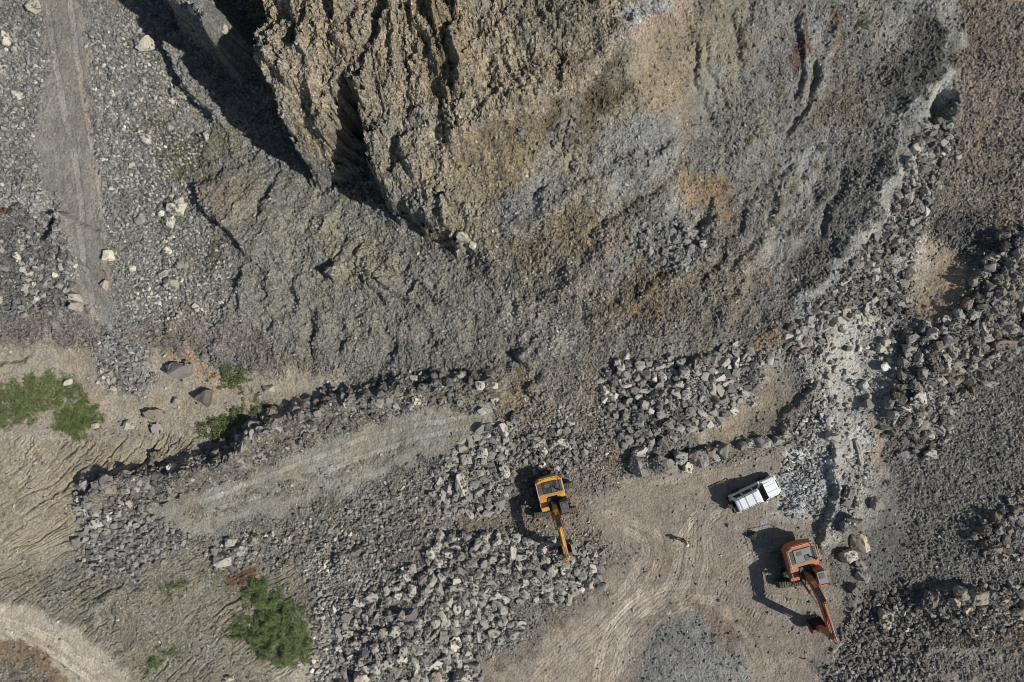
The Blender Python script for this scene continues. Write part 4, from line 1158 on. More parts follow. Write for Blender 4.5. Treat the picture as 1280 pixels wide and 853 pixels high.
for h, x, y, z in zip(hand, hx, hy, hzv):
    k = S * (1 - z / HCAM)
    k *= 1.27 if h[5] == 'edge' else 1.14
    stones.append([h[0], h[1], x, y, z, h[2] * k, h[3] * k, h[4], h[5], h[6], 1])
    reg_cell(x, y, (h[2] + h[3]) * k * .25)
for poly, lo, hi, n, tones, key in fills:
    xs = [p[0] for p in poly]; ys = [p[1] for p in poly]
    m = int(n * 7)
    qx = RNG.uniform(min(xs), max(xs), m); qy = RNG.uniform(min(ys), max(ys), m)
    jx = qx + 9 * np.sin(qy * .11) * RNG.uniform(-1, 1, m); jy = qy + 8 * RNG.normal(0, .5, m)
    ok = inpoly(qx, qy, poly)
    qx = jx[ok]; qy = jy[ok]
    cl = fbm((qx * .035).astype(F), (qy * .035).astype(F), 3, 320, .6) + RNG.normal(0, .18, len(qx))
    k_ = cl > -.32
    qx = qx[k_]; qy = qy[k_]
    gx, gy, gz = ground_at(qx, qy)
    d = lo + (hi - lo) * RNG.power(1.0, len(qx)) ** 2.7
    d = np.sort(d)[::-1]
    cnt = 0
    for i in range(len(qx)):
        if cnt >= n: break
        r = d[i] / 2
        if clash(gx[i], gy[i], r, .84): continue
        asp = float(np.exp(RNG.normal(0, .22)))
        stones.append([qx[i], qy[i], gx[i], gy[i], gz[i], d[i] * asp, d[i] / asp, tones[RNG.integers(len(tones))], key, None, 0])
        reg_cell(gx[i], gy[i], r); cnt += 1
print("stones", len(stones))
# settle the small ones first, the large ones come to rest on top
order = sorted(range(len(stones)), key=lambda i: stones[i][5] * stones[i][6])
for i in order:
    s = stones[i]
    rz = .5 * (s[5] * s[6]) ** .5 * (random.uniform(.85, 1.05) if s[10] else random.uniform(.7, .95))
    s[4] = settle(s[2], s[3], s[5] / 2, s[6] / 2, rz, .30 if s[10] and s[8] in ('tan', 'bench', 'floor') else .48)
    s.append(rz)
inframe = [i for i in range(len(stones)) if 2 < stones[i][0] < 1278 and 2 < stones[i][1] < 851]
big = sorted(inframe, key=lambda i: -(stones[i][5] * stones[i][6] * (1.0 if not stones[i][9] else 3)) / (1 - stones[i][4] / HCAM) ** 2)[:300]
bigset = set(big)
ext = {}
for i in big:
    s = stones[i]; e = ext.setdefault(s[8], [9e9, 9e9, -9e9, -9e9])
    e[0] = min(e[0], s[0]); e[1] = min(e[1], s[1]); e[2] = max(e[2], s[0]); e[3] = max(e[3], s[1])
PLACE = [['at the upper left of', 'at the top of', 'at the upper right of'], ['on the left side of', 'in the middle of', 'on the right side of'], ['at the lower left of', 'at the bottom of', 'at the lower right of']]
TONEW = {'white': 'whitish', 'pale': 'pale grey', 'grey': 'mid grey', 'dark': 'dark grey', 'brown': 'brownish', 'tan': 'buff', 'black': 'black'}
for i in big:
    px, py, x, y, z, dx, dy, tone_, key, lab, pri, rz = stones[i]
    o = bpy.data.objects.new("boulder", PROTO_HQ[random.randrange(len(PROTO_HQ))])
    COL.objects.link(o)
    o.location = (x, y, z)
    if pri:
        o.rotation_euler = (random.gauss(0, .12), random.gauss(0, .12), random.choice((0, math.pi)) + random.gauss(0, .12))
    else:
        o.rotation_euler = (random.gauss(0, .35), random.gauss(0, .35), random.uniform(0, 6.28))
    o.scale = (dx / 2, dy / 2, rz)
    o.material_slots[0].link = 'OBJECT'; o.material_slots[0].material = ROCKM[tone_]
    grp, phrase = ZN[key]
    if not lab:
        e = ext[key]
        u = (px - e[0]) / (e[2] - e[0] + 1); v = (py - e[1]) / (e[3] - e[1] + 1)
        size = (dx * dy) ** .5
        asp = max(dx, dy) / min(dx, dy)
        sw = 'large' if size > 1.05 else ('medium' if size > .85 else 'small')
        sh = 'long' if asp > 1.55 else ''
        lab = " ".join(w for w in (sw, sh, TONEW[tone_], 'boulder', PLACE[min(2, int(v * 3))][min(2, int(u * 3))], phrase) if w)
    tag(o, lab, "boulder", grp)
rest = [i for i in range(len(stones)) if i not in bigset]
pos = np.array([[stones[i][2], stones[i][3], stones[i][4]] for i in rest])
scl = np.array([[stones[i][5] / 2, stones[i][6] / 2, stones[i][11]] for i in rest])
cc = np.array([lin(TONEC[stones[i][7]]) for i in rest]) * ALB * np.array([1.035, 1.02, .98]) * np.exp(RNG.normal(0, .24, (len(rest), 1)))
o = stone_mesh("rubble", pos, scl, np.clip(cc, .01, .8), PROTO_MID, .4)
tag(o, "smaller broken stones filling the heaps and banks", "rubble", kind="stuff")

# gravel: chips strewn wherever the ground is stony
NG = 480000
gx = RNG.uniform(-53, 53, NG); gy = RNG.uniform(-35.5, 35.5, NG)
ii = np.clip(np.searchsorted(GX, gx), 0, nx - 1); jj = np.clip(np.searchsorted(GY, gy), 0, ny - 1)
sc = np.clip(scree[jj, ii], 0, 1)
clump = np.clip(.75 + .8 * fbm(gx.astype(F) * .6, gy.astype(F) * .6, 3, 300), 0.05, 1)
keep = RNG.random(NG) < np.maximum(sc ** 1.3 * clump * .9, .012)
gx = gx[keep]; gy = gy[keep]; ii = ii[keep]; jj = jj[keep]
n = len(gx)
d = .06 + .22 * RNG.random(n) ** 3.5
pos = np.stack([gx, gy, HP[jj, ii] + d * .12], 1)
asp = RNG.uniform(.7, 1.4, n)
scl = np.stack([d * asp / 2, d / asp / 2, d * .36], 1) * 1.15
base = colr[jj, ii]
gr = base.mean(1, keepdims=True)
cc = (base * .55 + gr * .45) * np.exp(RNG.normal(.06, .30, (n, 1)))
o = stone_mesh("gravel", pos, scl, np.clip(cc, .01, .75), PROTO_LOW, .6)
tag(o, "loose gravel and rock chips strewn over the quarry", "gravel", kind="stuff")
print("gravel", n)


# ------------------------------------------------------------------ plants
def leaf_mesh(pts, nrm_tilt, size, name, mat, parent=None, seed=0, asp=2.4):
    """pts (n,3): little bent leaves"""
    r = np.random.default_rng(seed)
    n = len(pts)
    yaw = r.uniform(0, 2 * np.pi, n); pitch = r.uniform(-.1, nrm_tilt, n)
    L = size * r.uniform(.6, 1.4, n); Wd = L / asp
    ux = np.stack([np.cos(yaw) * np.cos(pitch), np.sin(yaw) * np.cos(pitch), np.sin(pitch)], 1)
    ux2 = np.stack([np.cos(yaw) * np.cos(pitch - .7), np.sin(yaw) * np.cos(pitch - .7), np.sin(pitch - .7)], 1)
    roll = r.normal(0, .5, n)
    side = np.stack([-np.sin(yaw), np.cos(yaw), np.zeros(n)], 1)
    side = side * np.cos(roll)[:, None] + np.array([0, 0, 1]) * np.sin(roll)[:, None]
    p0 = pts; pm = p0 + ux * (L * .55)[:, None]; p3 = pm + ux2 * (L * .45)[:, None]
    a_ = pm + side * (Wd / 2)[:, None]; b_ = pm - side * (Wd / 2)[:, None]
    V = np.stack([p0, b_, p3, a_], 1).reshape(-1, 3)
    f = np.array([[0, 1, 3], [1, 2, 3]])[None] + (np.arange(n) * 4)[:, None, None]
    m = bpy.data.meshes.new(name); m.from_pydata(V.tolist(), [], f.reshape(-1, 3).tolist()); m.update()
    m.materials.append(mat)
    o = bpy.data.objects.new(name, m); COL.objects.link(o)
    if parent: o.parent = parent
    return o


GREEN = mat_leaf("green_leaves", (.022, .045, .011), (.20, .25, .085))
OLIVE = mat_leaf("olive_leaves", (.05, .07, .025), (.16, .18, .07))
DRY = mat_leaf("pale_tuft", (.13, .14, .06), (.30, .29, .15))
STEM = mat_plain("brown_stem", (92, 76, 56), .9, grime=.1)


def thing(name, loc, label, cat, group=None, rz=0.0, sc=1.0):
    o = bpy.data.objects.new(name, None); COL.objects.link(o)
    o.location = loc; o.rotation_euler = (0, 0, rz); o.scale = (sc, sc, sc)
    o.empty_display_size = .3
    return tag(o, label, cat, group)


def poly_plant(name, poly, n, size, height, mat, label, cat, group=None, lumps=10, seed=1, dens=.25):
    r = np.random.default_rng(seed)
    xs = [p[0] for p in poly]; ys = [p[1] for p in poly]
    c = (sum(xs) / len(xs), sum(ys) / len(ys))
    bx, by, bz = [float(v[0]) for v in ground_at([c[0]], [c[1]])]
    root = thing(name, (bx, by, bz), label, cat, group)
    m = n * 4
    qx = r.uniform(min(xs) - 6, max(xs) + 6, m); qy = r.uniform(min(ys) - 6, max(ys) + 6, m)
    P = np.array(poly, float)
    dd, _, _ = pdist(qx.astype(F), qy.astype(F), poly, True)
    ins = inpoly(qx, qy, poly)
    sd_ = np.where(ins, dd, -dd)
    nzv = fbm((qx * .09).astype(F), (qy * .09).astype(F), 3, seed + 400, .6)
    k = (sd_ / 8 + nzv * 1.7 + r.normal(0, .25, m)) > dens
    qx = qx[k][:n]; qy = qy[k][:n]; sd_ = sd_[k][:n]; nzv = nzv[k][:n]
    x, y, z = ground_at(qx, qy)
    hump = height * np.clip(.35 + sd_ / 14, .15, 1) * np.clip(.75 + 1.4 * nzv, .15, 1.8)
    zz = z + .02 + hump * r.random(len(x)) ** .6
    pts = np.stack([x - bx, y - by, zz - bz], 1)
    leaf_mesh(pts, .9, size, "foliage", mat, root, seed)
    if n < 1500: return root
    # stems
    bm = bmesh.new()
    sel = r.choice(len(x), min(40, len(x)), replace=False)
    hub = Vector((0, 0, -.12))
    for i in sel:
        a_ = Vector((x[i] - bx, y[i] - by, z[i] - bz - .02)); b_ = a_ + Vector((r.normal(0, .12), r.normal(0, .12), float(hump[i]) * .9 + .08))
        d_ = (b_ - a_)
        mt = Matrix.Translation((a_ + b_) / 2) @ d_.to_track_quat('Z', 'Y').to_matrix().to_4x4()
        bmesh.ops.create_cone(bm, segments=5, radius1=.018, radius2=.008, depth=d_.length, matrix=mt)
    mm = bpy.data.meshes.new("stems"); bm.to_mesh(mm); bm.free(); mm.materials.append(STEM)
    so = bpy.data.objects.new("stems", mm); COL.objects.link(so); so.parent = root
    return root


poly_plant("weed_patch", [(-40, 492), (0, 484), (34, 475), (69, 466), (86, 475), (104, 493), (69, 508), (34, 522), (0, 540), (-40, 556)], 19000, .13, .22, GREEN, "large green weed patch at the left edge of the tan ground", "weeds", "green weed patches", seed=3, dens=-.2)
poly_plant("weed_patch", [(79, 514), (107, 500), (126, 514), (120, 534), (93, 546), (68, 535)], 8000, .13, .22, GREEN, "smaller green weed patch just below the large one at left", "weeds", "green weed patches", seed=4, dens=-.1)
poly_plant("shrub", [(309, 724), (332, 724), (349, 742), (376, 759), (396, 797), (386, 828), (361, 836), (330, 829), (320, 811), (291, 797), (296, 786), (322, 766), (305, 749)], 19000, .15, .7, GREEN, "big dark green shrub left of the boulder heap", "shrub", seed=5)
poly_plant("weed_patch", [(264, 472), (285, 455), (310, 461), (313, 487), (297, 491), (280, 482)], 1900, .16, .35, OLIVE, "olive weed clump under the pinkish rock band", "weeds", "olive weed clumps", seed=6, dens=.55)
poly_plant("weed_patch", [(247, 531), (275, 517), (299, 503), (314, 521), (296, 542), (268, 550), (252, 546)], 2800, .17, .4, OLIVE, "olive weed clump at the top of the ramp bank", "weeds", "olive weed clumps", seed=7, dens=.45)
poly_plant("weed_patch", [(316, 499), (333, 501), (331, 517), (317, 518)], 700, .15, .3, OLIVE, "small olive clump right of the ramp bank weeds", "weeds", "olive weed clumps", seed=8)
poly_plant("weed_patch", [(338, 549), (352, 547), (356, 560), (343, 566)], 400, .14, .25, DRY, "thin yellowish clump on the edge of the ramp", "weeds", "olive weed clumps", seed=9)
poly_plant("weed_patch", [(198, 732), (214, 724), (232, 730), (228, 742), (206, 746)], 900, .15, .28, OLIVE, "green tuft on the lower left slope", "weeds", "lower left tufts", seed=10, dens=.5)
poly_plant("weed_patch", [(252, 718), (272, 712), (285, 722), (268, 732)], 600, .14, .22, DRY, "yellowish tuft below the broken stones at lower left", "weeds", "lower left tufts", seed=11, dens=.6)
poly_plant("weed_patch", [(186, 820), (198, 814), (206, 828), (196, 840), (188, 836)], 600, .16, .35, GREEN, "dark green tuft beside the bottom left track", "weeds", "lower left tufts", seed=12)
poly_plant("weed_patch", [(206, 815), (222, 812), (222, 822), (210, 824)], 350, .14, .25, OLIVE, "small tuft right of the dark green one", "weeds", "lower left tufts", seed=13)
poly_plant("weed_patch", [(288, 774), (300, 768), (308, 774), (292, 784)], 420, .15, .25, OLIVE, "small green tuft at the left foot of the shrub", "weeds", "lower left tufts", seed=14)
poly_plant("weed_patch", [(204, 196), (222, 178), (244, 176), (238, 200), (214, 210)], 800, .13, .14, OLIVE, "low mossy growth on the upper left bench", "weeds", "mossy growth on the bench", seed=15, dens=.75)
poly_plant("weed_patch", [(194, 140), (206, 138), (208, 156), (196, 158)], 260, .12, .12, DRY, "thin yellow growth above the mossy patch", "weeds", "mossy growth on the bench", seed=16, dens=.7)
poly_plant("weed_patch", [(258, 306), (272, 308), (272, 338), (260, 336)], 420, .13, .14, OLIVE, "mossy growth beside the dark crack", "weeds", "mossy growth on the bench", seed=17, dens=.7)
poly_plant("weed_patch", [(0, 330), (16, 332), (20, 348), (0, 350)], 250, .13, .14, OLIVE, "mossy growth in the dark scree at the left edge", "weeds", "mossy growth on the bench", seed=18, dens=.7)
tuft_spots = [(1079, 31, 6.5, "pale green tuft alone near the top right"), (977, 119, 4, "tiny pale tuft left of the red streak's foot"), (938, 177, 4.5, "pale tuft farthest left on the grey bowl"), (1027, 186, 5, "uppermost pale tuft of the diagonal row"),
              (1020, 208, 7.5, "largest pale tuft of the diagonal row"), (969, 217, 5.5, "pale tuft alone left of the diagonal row"), (1006, 222, 5, "pale tuft below the largest one"), (991, 234, 7, "second largest pale tuft, lower in the row"),
              (977, 254, 4.5, "faint tuft below the diagonal row"), (969, 280, 5, "lowest pale tuft on the grey bowl"), (428, 150 + 95, 4, "small tuft at the edge of the cliff shadow"), (650, 463, 4.5, "small tuft beside the dark hollow above the ramp"), (487, 281, 5, "pale tuft at the shadow edge under the cliff")]
for k, (px, py, r_, lab) in enumerate(tuft_spots):
    x, y, z = [float(v[0]) for v in ground_at([px], [py])]
    root = thing("grass_tuft", (x, y, z), lab, "grass tuft", "pale tufts on the rock slopes")
    rr_ = r_ * S * .9
    rg = np.random.default_rng(900 + k)
    n = int(110 * r_ / 5)
    p = rg.normal(0, .42, (n, 3)) * rr_; p[:, 2] = np.abs(p[:, 2]) * .7
    p[:, 2] += [float(v) - z for v in hz(p[:, 0] + x, p[:, 1] + y)]
    leaf_mesh(p, 1.2, .2, "foliage", DRY if k % 3 else OLIVE, root, 950 + k, 4)


# ------------------------------------------------------------------ mesh helper for machines
class MB:
    def __init__(s):
        s.bm = bmesh.new()

    def box(s, c, d, bev=.03, rot=None, taper=None):
        b = bmesh.new()
        bmesh.ops.create_cube(b, size=1)
        for v in b.verts:
            if taper and v.co.z > 0:
                v.co.x *= taper[0]; v.co.y *= taper[1]
            v.co = Vector((v.co.x * d[0], v.co.y * d[1], v.co.z * d[2]))
        if bev:
            bmesh.ops.bevel(b, geom=b.edges[:], offset=min(bev, min(d) * .4), segments=2, affect='EDGES', profile=.6)
        m = Matrix.Translation(c)
        if rot: m = m @ Euler(rot).to_matrix().to_4x4()
        b.transform(m); s.join(b); return s

    def prism(s, prof, y0, y1, bev=.02):
        """prof: (x,z) polygon extruded from y0 to y1"""
        b = bmesh.new()
        vs = [b.verts.new((p[0], y0, p[1])) for p in prof]
        f = b.faces.new(vs)
        r = bmesh.ops.extrude_face_region(b, geom=[f])
        for g in r['geom']:
            if isinstance(g, bmesh.types.BMVert): g.co.y = y1
        bmesh.ops.recalc_face_normals(b, faces=b.faces[:])
        if bev:
            bmesh.ops.bevel(b, geom=b.edges[:], offset=bev, segments=2, affect='EDGES')
        s.join(b); return s

    def slab(s, prof, z0, z1, bev=.03, top=None):
        """prof: (x,y) outline, from z0 to z1; top scales the upper outline about its middle"""
        b = bmesh.new()
        vs = [b.verts.new((p[0], p[1], z0)) for p in prof]
        f = b.faces.new(vs)
        r = bmesh.ops.extrude_face_region(b, geom=[f])
        for g in r['geom']:
            if isinstance(g, bmesh.types.BMVert): g.co.z = z1
        bmesh.ops.recalc_face_normals(b, faces=b.faces[:])
        if bev:
            bmesh.ops.bevel(b, geom=b.edges[:], offset=bev, segments=2, affect='EDGES')
        s.join(b); return s

    def bar(s, a, b_, r, seg=10, r2=None):
        a = Vector(a); b_ = Vector(b_); d = b_ - a
        m = Matrix.Translation((a + b_) / 2) @ d.to_track_quat('Z', 'Y').to_matrix().to_4x4()
        b = bmesh.new()
        bmesh.ops.create_cone(b, cap_ends=True, segments=seg, radius1=r, radius2=r if r2 is None else r2, depth=d.length, matrix=m)
        s.join(b); return s

    def path(s, pts, r, seg=6):
        for a, b_ in zip(pts[:-1], pts[1:]): s.bar(a, b_, r, seg)
        return s

    def join(s, b):
        m = bpy.data.meshes.new("tmp"); b.to_mesh(m); b.free(); s.bm.from_mesh(m); bpy.data.meshes.remove(m)

    def build(s, name, mat, parent=None, smooth_=False):
        m = bpy.data.meshes.new(name); s.bm.to_mesh(m); s.bm.free()
        m.materials.append(mat)
        if smooth_:
            m.polygons.foreach_set("use_smooth", [True] * len(m.polygons))
        o = bpy.data.objects.new(name, m); COL.objects.link(o)
        if parent: o.parent = parent
        return o


M_BLACK = mat_plain("black_rubber", (32, 31, 30), .8, grime=.25, scale=2)
M_STEEL = mat_plain("worn_steel", (92, 88, 82), .5, .6, grime=.3)
M_TRACK = mat_plain("dusty_track_steel", (70, 66, 60), .7, .3, grime=.5)
M_GREY = mat_plain("grey_panel", (120, 123, 126), .55, grime=.3)
M_DGREY = mat_plain("dark_grey_panel", (58, 60, 62), .6, grime=.3)
M_GLASS = mat_plain("dark_tinted_glass", (16, 22, 22), .08, grime=.06, spec=.8)
M_CHROME = mat_plain("chromed_rod", (190, 190, 190), .2, 1, grime=.05)
M_WHITE = mat_plain("white_rail_paint", (205, 200, 190), .6, grime=.2)
M_PLASTIC = mat_plain("black_plastic", (24, 25, 26), .5, grime=.15)


def excavator(loc, heading, track_turn, sc, paint_, dust_mat, hood_mat, cab_roof, label, boom_pts, arm_tip, group="tracked excavators working in the quarry"):
    root = thing("excavator", loc, label, "excavator", group, heading, sc)
    # undercarriage, turned under the house
    fr = MB().box((0, 0, .55), (2.2, 1.7, .35), .05).bar((0, 0, .6), (0, 0, .98), .72, 28)
    uc = fr.build("undercarriage", M_TRACK, root); uc.location = (.55, 0, 0); uc.rotation_euler = (0, 0, track_turn)
    for sgn in (-1, 1):
        y = sgn * 1.34
        prof = []
        R = .42; Lh = 1.95
        for k in range(13):
            a_ = math.pi / 2 - math.pi * k / 12
            prof.append((Lh + R * math.cos(a_), .46 + R * math.sin(a_)))
        for k in range(13):
            a_ = -math.pi / 2 - math.pi * k / 12
            prof.append((-Lh + R * math.cos(a_), .46 + R * math.sin(a_)))
        mb = MB().prism(prof, y - .29, y + .29, .015)
        # grouser plates all the way round
        per = [Vector((p[0], 0, p[1])) for p in prof]
        n_ = 46
        lens = [0]
        for a_, b_ in zip(per, per[1:] + per[:1]): lens.append(lens[-1] + (b_ - a_).length)
        for k in range(n_):
            t = lens[-1] * k / n_
            for q in range(len(per)):
                if lens[q] <= t <= lens[q + 1]: break
            a_, b_ = per[q], per[(q + 1) % len(per)]
            d_ = (b_ - a_).normalized(); p = a_ + d_ * (t - lens[q])
            nn_ = Vector((-d_.z, 0, d_.x))
            ang = math.atan2(-d_.z, d_.x)
            mb.box((p.x + nn_.x * .03, y, p.z + nn_.z * .03), (.10, .62, .05), 0, (0, ang, 0))
        tr = mb.build("track", M_TRACK, uc)
        for xx in (-Lh, Lh): MB().bar((xx, y + sgn * .27, .46), (xx, y + sgn * .33, .46), .33, 18).build("sprocket", M_STEEL, tr)
        for k in range(6): MB().bar((-1.35 + .54 * k, y + sgn * .27, .22), (-1.35 + .54 * k, y + sgn * .32, .22), .13, 12).build("roller", M_STEEL, tr)
    # house
    hw = 1.42
    plat = [(-2.1, -hw), (1.55, -hw), (1.7, -.5), (1.7, .45), (.7, .5), (.7, hw), (-2.1, hw)]
    MB().slab(plat, 1.0, 1.28, .04).build("deck", M_DGREY, root)
    # counterweight with rounded tail
    cw = [(-1.6, -hw)] + [(-1.8 - .5 * math.cos(a_) ** .8, -hw * 1.0 * -math.sin(a_) if False else hw * math.sin(a_)) for a_ in [(-90 + 15 * k) * math.pi / 180 for k in range(13)]] + [(-1.6, hw)]
    MB().slab(cw, 1.05, 2.42, .10).build("counterweight", paint_, root, False)
    # engine house behind, with louvred hood
    body = MB().box((-1.15, 0, 1.85), (1.6, 2 * hw - .02, 1.16), .08)
    body.box((-.15, -.95, 1.7), (.75, .93, .85), .06)          # fuel tank
    body.box((.55, -.98, 1.55), (.62, .86, .56), .05)          # oil tank
    body.box((1.2, -.98, 1.42), (.62, .84, .30), .04)          # tool box step
    body.box((-.2, .98, 1.72), (.55, .86, .88), .06)           # panel behind the cab
    house = body.build("engine_housing", paint_, root)
    MB().box((-1.28, 0.02, 2.47), (1.2, 1.62, .09), .03).build("engine_hood", hood_mat, root)
    MB().box((-.48, 0.0, 2.445), (.34, 2.5, .05), .02).box((-.2, -.98, 2.14), (.6, .8, .04), .015).build("dusty_deck_panel", dust_mat, root)
    MB().box((-1.0, .35, 2.53), (.5, .5, .05), .02).box((-1.5, -.3, 2.525), (.36, .5, .04), .02).build("access_cover", M_DGREY, root)
    MB().box((.40, -.05, 1.95), (1.05, 1.05, .55), .05).build("slew_motor_cover", M_PLASTIC, root)
    for yy in (-1.08, 1.08):
        g = MB().box((-1.25, yy, 2.435), (1.15, .42, .03), 0)
        for k in range(6): g.box((-1.72 + .19 * k, yy, 2.455), (.09, .44, .05), .008)
        g.build("louvre", M_DGREY, root)
    MB().bar((-.78, .95, 2.4), (-.78, .95, 3.0), .07, 12).bar((-.78, .95, 2.98), (-.9, .95, 3.12), .06, 12).build("exhaust_pipe", M_STEEL, root)
    # hand rails along the deck edge
    hr = MB()
    for (pts) in ([(-2.0, -1.38, 2.4), (-2.0, -1.38, 2.9), (-.3, -1.38, 2.9), (-.3, -1.38, 2.15)], [(-2.0, 1.38, 2.4), (-2.0, 1.38, 2.85), (-.6, 1.38, 2.85), (-.6, 1.38, 2.2)],
                  [(.2, -1.40, 1.85), (.2, -1.40, 2.5), (1.45, -1.40, 2.3), (1.45, -1.40, 1.5)], [(-2.35, -1.0, 2.4), (-2.35, -1.0, 2.8), (-2.35, 1.0, 2.8), (-2.35, 1.0, 2.4)]):
        hr.path(pts, .03)
    hr.build("handrail", M_WHITE, root)
    # cab on the left hand side
    cabp = [(.28, 1.3), (.28, 2.9), (.42, 3.02), (1.5, 3.02), (1.85, 2.75), (2.05, 1.9), (1.95, 1.3)]
    cab = MB().prism(cabp, .55, 1.46, .05).build("cab", M_DGREY if cab_roof is M_DGREY else paint_, root)
    MB().box((.95, 1.0, 3.045), (1.15, .82, .07), .03).build("roof", cab_roof, cab)
    MB().box((.78, 1.0, 3.10), (.5, .5, .05), .02).build("roof_hatch", M_DGREY, cab)
    MB().prism([(1.62, 2.96), (1.66, 2.98), (2.1, 1.95), (2.02, 1.45), (1.98, 1.45), (2.06, 1.93)], .63, 1.38, 0).build("windscreen", M_GLASS, cab)
    MB().prism([(.42, 2.05), (.45, 2.85), (1.46, 2.85), (1.74, 2.6), (1.85, 2.05)], 1.455, 1.475, 0).build("side_window", M_GLASS, cab)
    MB().prism([(.42, 2.05), (.45, 2.85), (1.46, 2.85), (1.74, 2.6), (1.85, 2.05)], .535, .555, 0).build("side_window", M_GLASS, cab)
    MB().path([(1.75, 1.42, 2.5), (1.95, 1.62, 2.6)], .02).box((1.95, 1.66, 2.55), (.05, .16, .32), .01).build("mirror", M_PLASTIC, root)
    MB().path([(1.4, -1.38, 1.5), (1.5, -1.42, 2.3)], .02).box((1.5, -1.44, 2.4), (.05, .16, .3), .01).build("mirror", M_PLASTIC, root)
    # swing motor, valves and hoses between the cab and the tank
    v = MB().box((.1, 0, 1.5), (.8, .7, .45), .05).bar((-.2, -.2, 1.3), (-.2, -.2, 2.0), .18, 14)
    for k in range(5): v.path([(.0, -.3 + .14 * k, 1.7), (.35, -.3 + .14 * k, 2.15), (.8, -.25 + .12 * k, 1.9)], .035)
    v.build("hydraulic_valve", M_PLASTIC, root)
    # boom: bent box section
    def box_section(mid, hh):
        up = []; dn = []
        for i, (p, h_) in enumerate(zip(mid, hh)):
            a_ = Vector(mid[max(0, i - 1)]); b_ = Vector(mid[min(len(mid) - 1, i + 1)])
            d_ = (b_ - a_).normalized(); nrm = Vector((-d_.y, d_.x))
            up.append((p[0] + nrm.x * h_, p[1] + nrm.y * h_)); dn.append((p[0] - nrm.x * h_, p[1] - nrm.y * h_))
        return up + dn[::-1]
    F0, KN, J = [Vector(p) for p in boom_pts]
    mids = [F0, F0.lerp(KN, .5) + Vector((-.12, .1)), KN.lerp(F0, .12), KN + Vector((.1, .05)), KN.lerp(J, .2) + Vector((0, .04)), KN.lerp(J, .6), J]
    mids = [tuple(m_) for m_ in mids]
    boom = MB().prism(box_section(mids, [.18, .32, .38, .40, .36, .28, .18]), -.25, .25, .03)
    boom.bar((F0.x, -.42, F0.y), (F0.x, .42, F0.y), .16, 16).bar((J.x, -.36, J.y), (J.x, .36, J.y), .15, 16)
    bo = boom.build("boom", paint_, root)
    pp = MB()
    for yy in (-.14, .14):
        pp.path([(p[0] - .0, yy, p[1] + h_ + .05) for p, h_ in zip(mids[1:], [.38, .46, .48, .44, .36, .24])], .04)
    pp.build("hydraulic_pipe", M_STEEL, bo)
    hz_ = MB()
    for q_ in range(5): hz_.path([(.15, -.24 + .12 * q_, 2.2), (F0.x + .35, -.24 + .12 * q_, F0.y + .85), (KN.x * .6 + F0.x * .4, -.24 + .12 * q_, KN.y * .6 + F0.y * .4 + .62), (KN.x + .1, -.22 + .11 * q_, KN.y + .56)], .05)
    hz_.build("hose_bundle", M_BLACK, bo)
    MB().box((KN.x + .35, -.38, KN.y - .3), (.14, .12, .14), .02).build("work_light", M_WHITE, bo)
    # arm
    B = Vector(arm_tip)
    ax = (B - J).normalized(); nrm = Vector((-ax.y, ax.x))          # nrm points away from the machine when the arm hangs down
    if nrm.x < 0: nrm = -nrm
    rear = J - ax * .75
    arm_prof = [rear + nrm * .30, J + nrm * .30 + ax * .2, B + nrm * .13, B - nrm * .15, J - nrm * .30, rear + nrm * .0]
    am = MB().prism([tuple(p) for p in arm_prof], -.22, .22, .025)
    am.bar((B.x, -.3, B.y), (B.x, .3, B.y), .10, 12)
    arm = am.build("arm", paint_, root)
    # cylinders
    def cyl(a_, b_, y, r_, par):
        a3 = Vector((a_[0], y, a_[1])); b3 = Vector((b_[0], y, b_[1])); m_ = a3.lerp(b3, .58)
        c_ = MB().bar(a3, m_, r_, 14).build("hydraulic_cylinder", paint_ if r_ > .1 else M_DGREY, par)
        MB().bar(m_, b3, r_ * .55, 12).build("piston_rod", M_CHROME, c_)
    for yy in (-.42, .42): cyl((1.45, 1.35), tuple(KN.lerp(J, .12) - Vector((0, .15))), yy, .11, root)
    cyl(tuple(KN.lerp(J, .08) + Vector((0, .5))), tuple(rear + nrm * .25), 0, .13, root)
    bl_ = B - ax * .15
    lk = bl_ + nrm * .45
    cyl(tuple(J + nrm * .42 + ax * .3), tuple(lk), 0, .09, root)
    MB().path([(lk.x, -.2, lk.y), (B.x + .1, -.2, B.y + .02)], .06).path([(lk.x, .2, lk.y), (B.x + .1, .2, B.y + .02)], .06).build("link_arm", M_STEEL, root)
    # bucket: curved shell opening back towards the machine
    outer = []; inner = []
    for k in range(13):
        a_ = math.radians(75 - 195 * k / 12)
        outer.append((B.x - .05 + .72 * math.cos(a_), B.y - .55 + .66 * math.sin(a_)))
        inner.append((B.x - .05 + .64 * math.cos(a_), B.y - .55 + .58 * math.sin(a_)))
    bk = MB().prism(outer + inner[::-1], -.72, .72, .01)
    for yy in (-.72, .69): bk.prism(outer, yy, yy + .03, 0)
    for yy in (-.2, .2): bk.prism([(B.x - .2, B.y - .02), (B.x, B.y + .14), (B.x + .2, B.y - .0), (B.x + .35, B.y - .2), (B.x - .1, B.y - .2)], yy - .03, yy + .03, .01)
    bu = bk.build("bucket", M_STEEL if paint_.name.startswith("yellow") else M_BUCKET, root)
    tip = Vector(outer[-1]); dirn = (Vector(outer[-1]) - Vector(outer[-2])).normalized()
    for k in range(5):
        yy = -.6 + .3 * k
        b3 = tip + dirn * .22
        MB().bar((tip.x, yy, tip.y), (b3.x, yy, b3.y), .07, 6, .03).build("tooth", M_STEEL, bu)
    return root


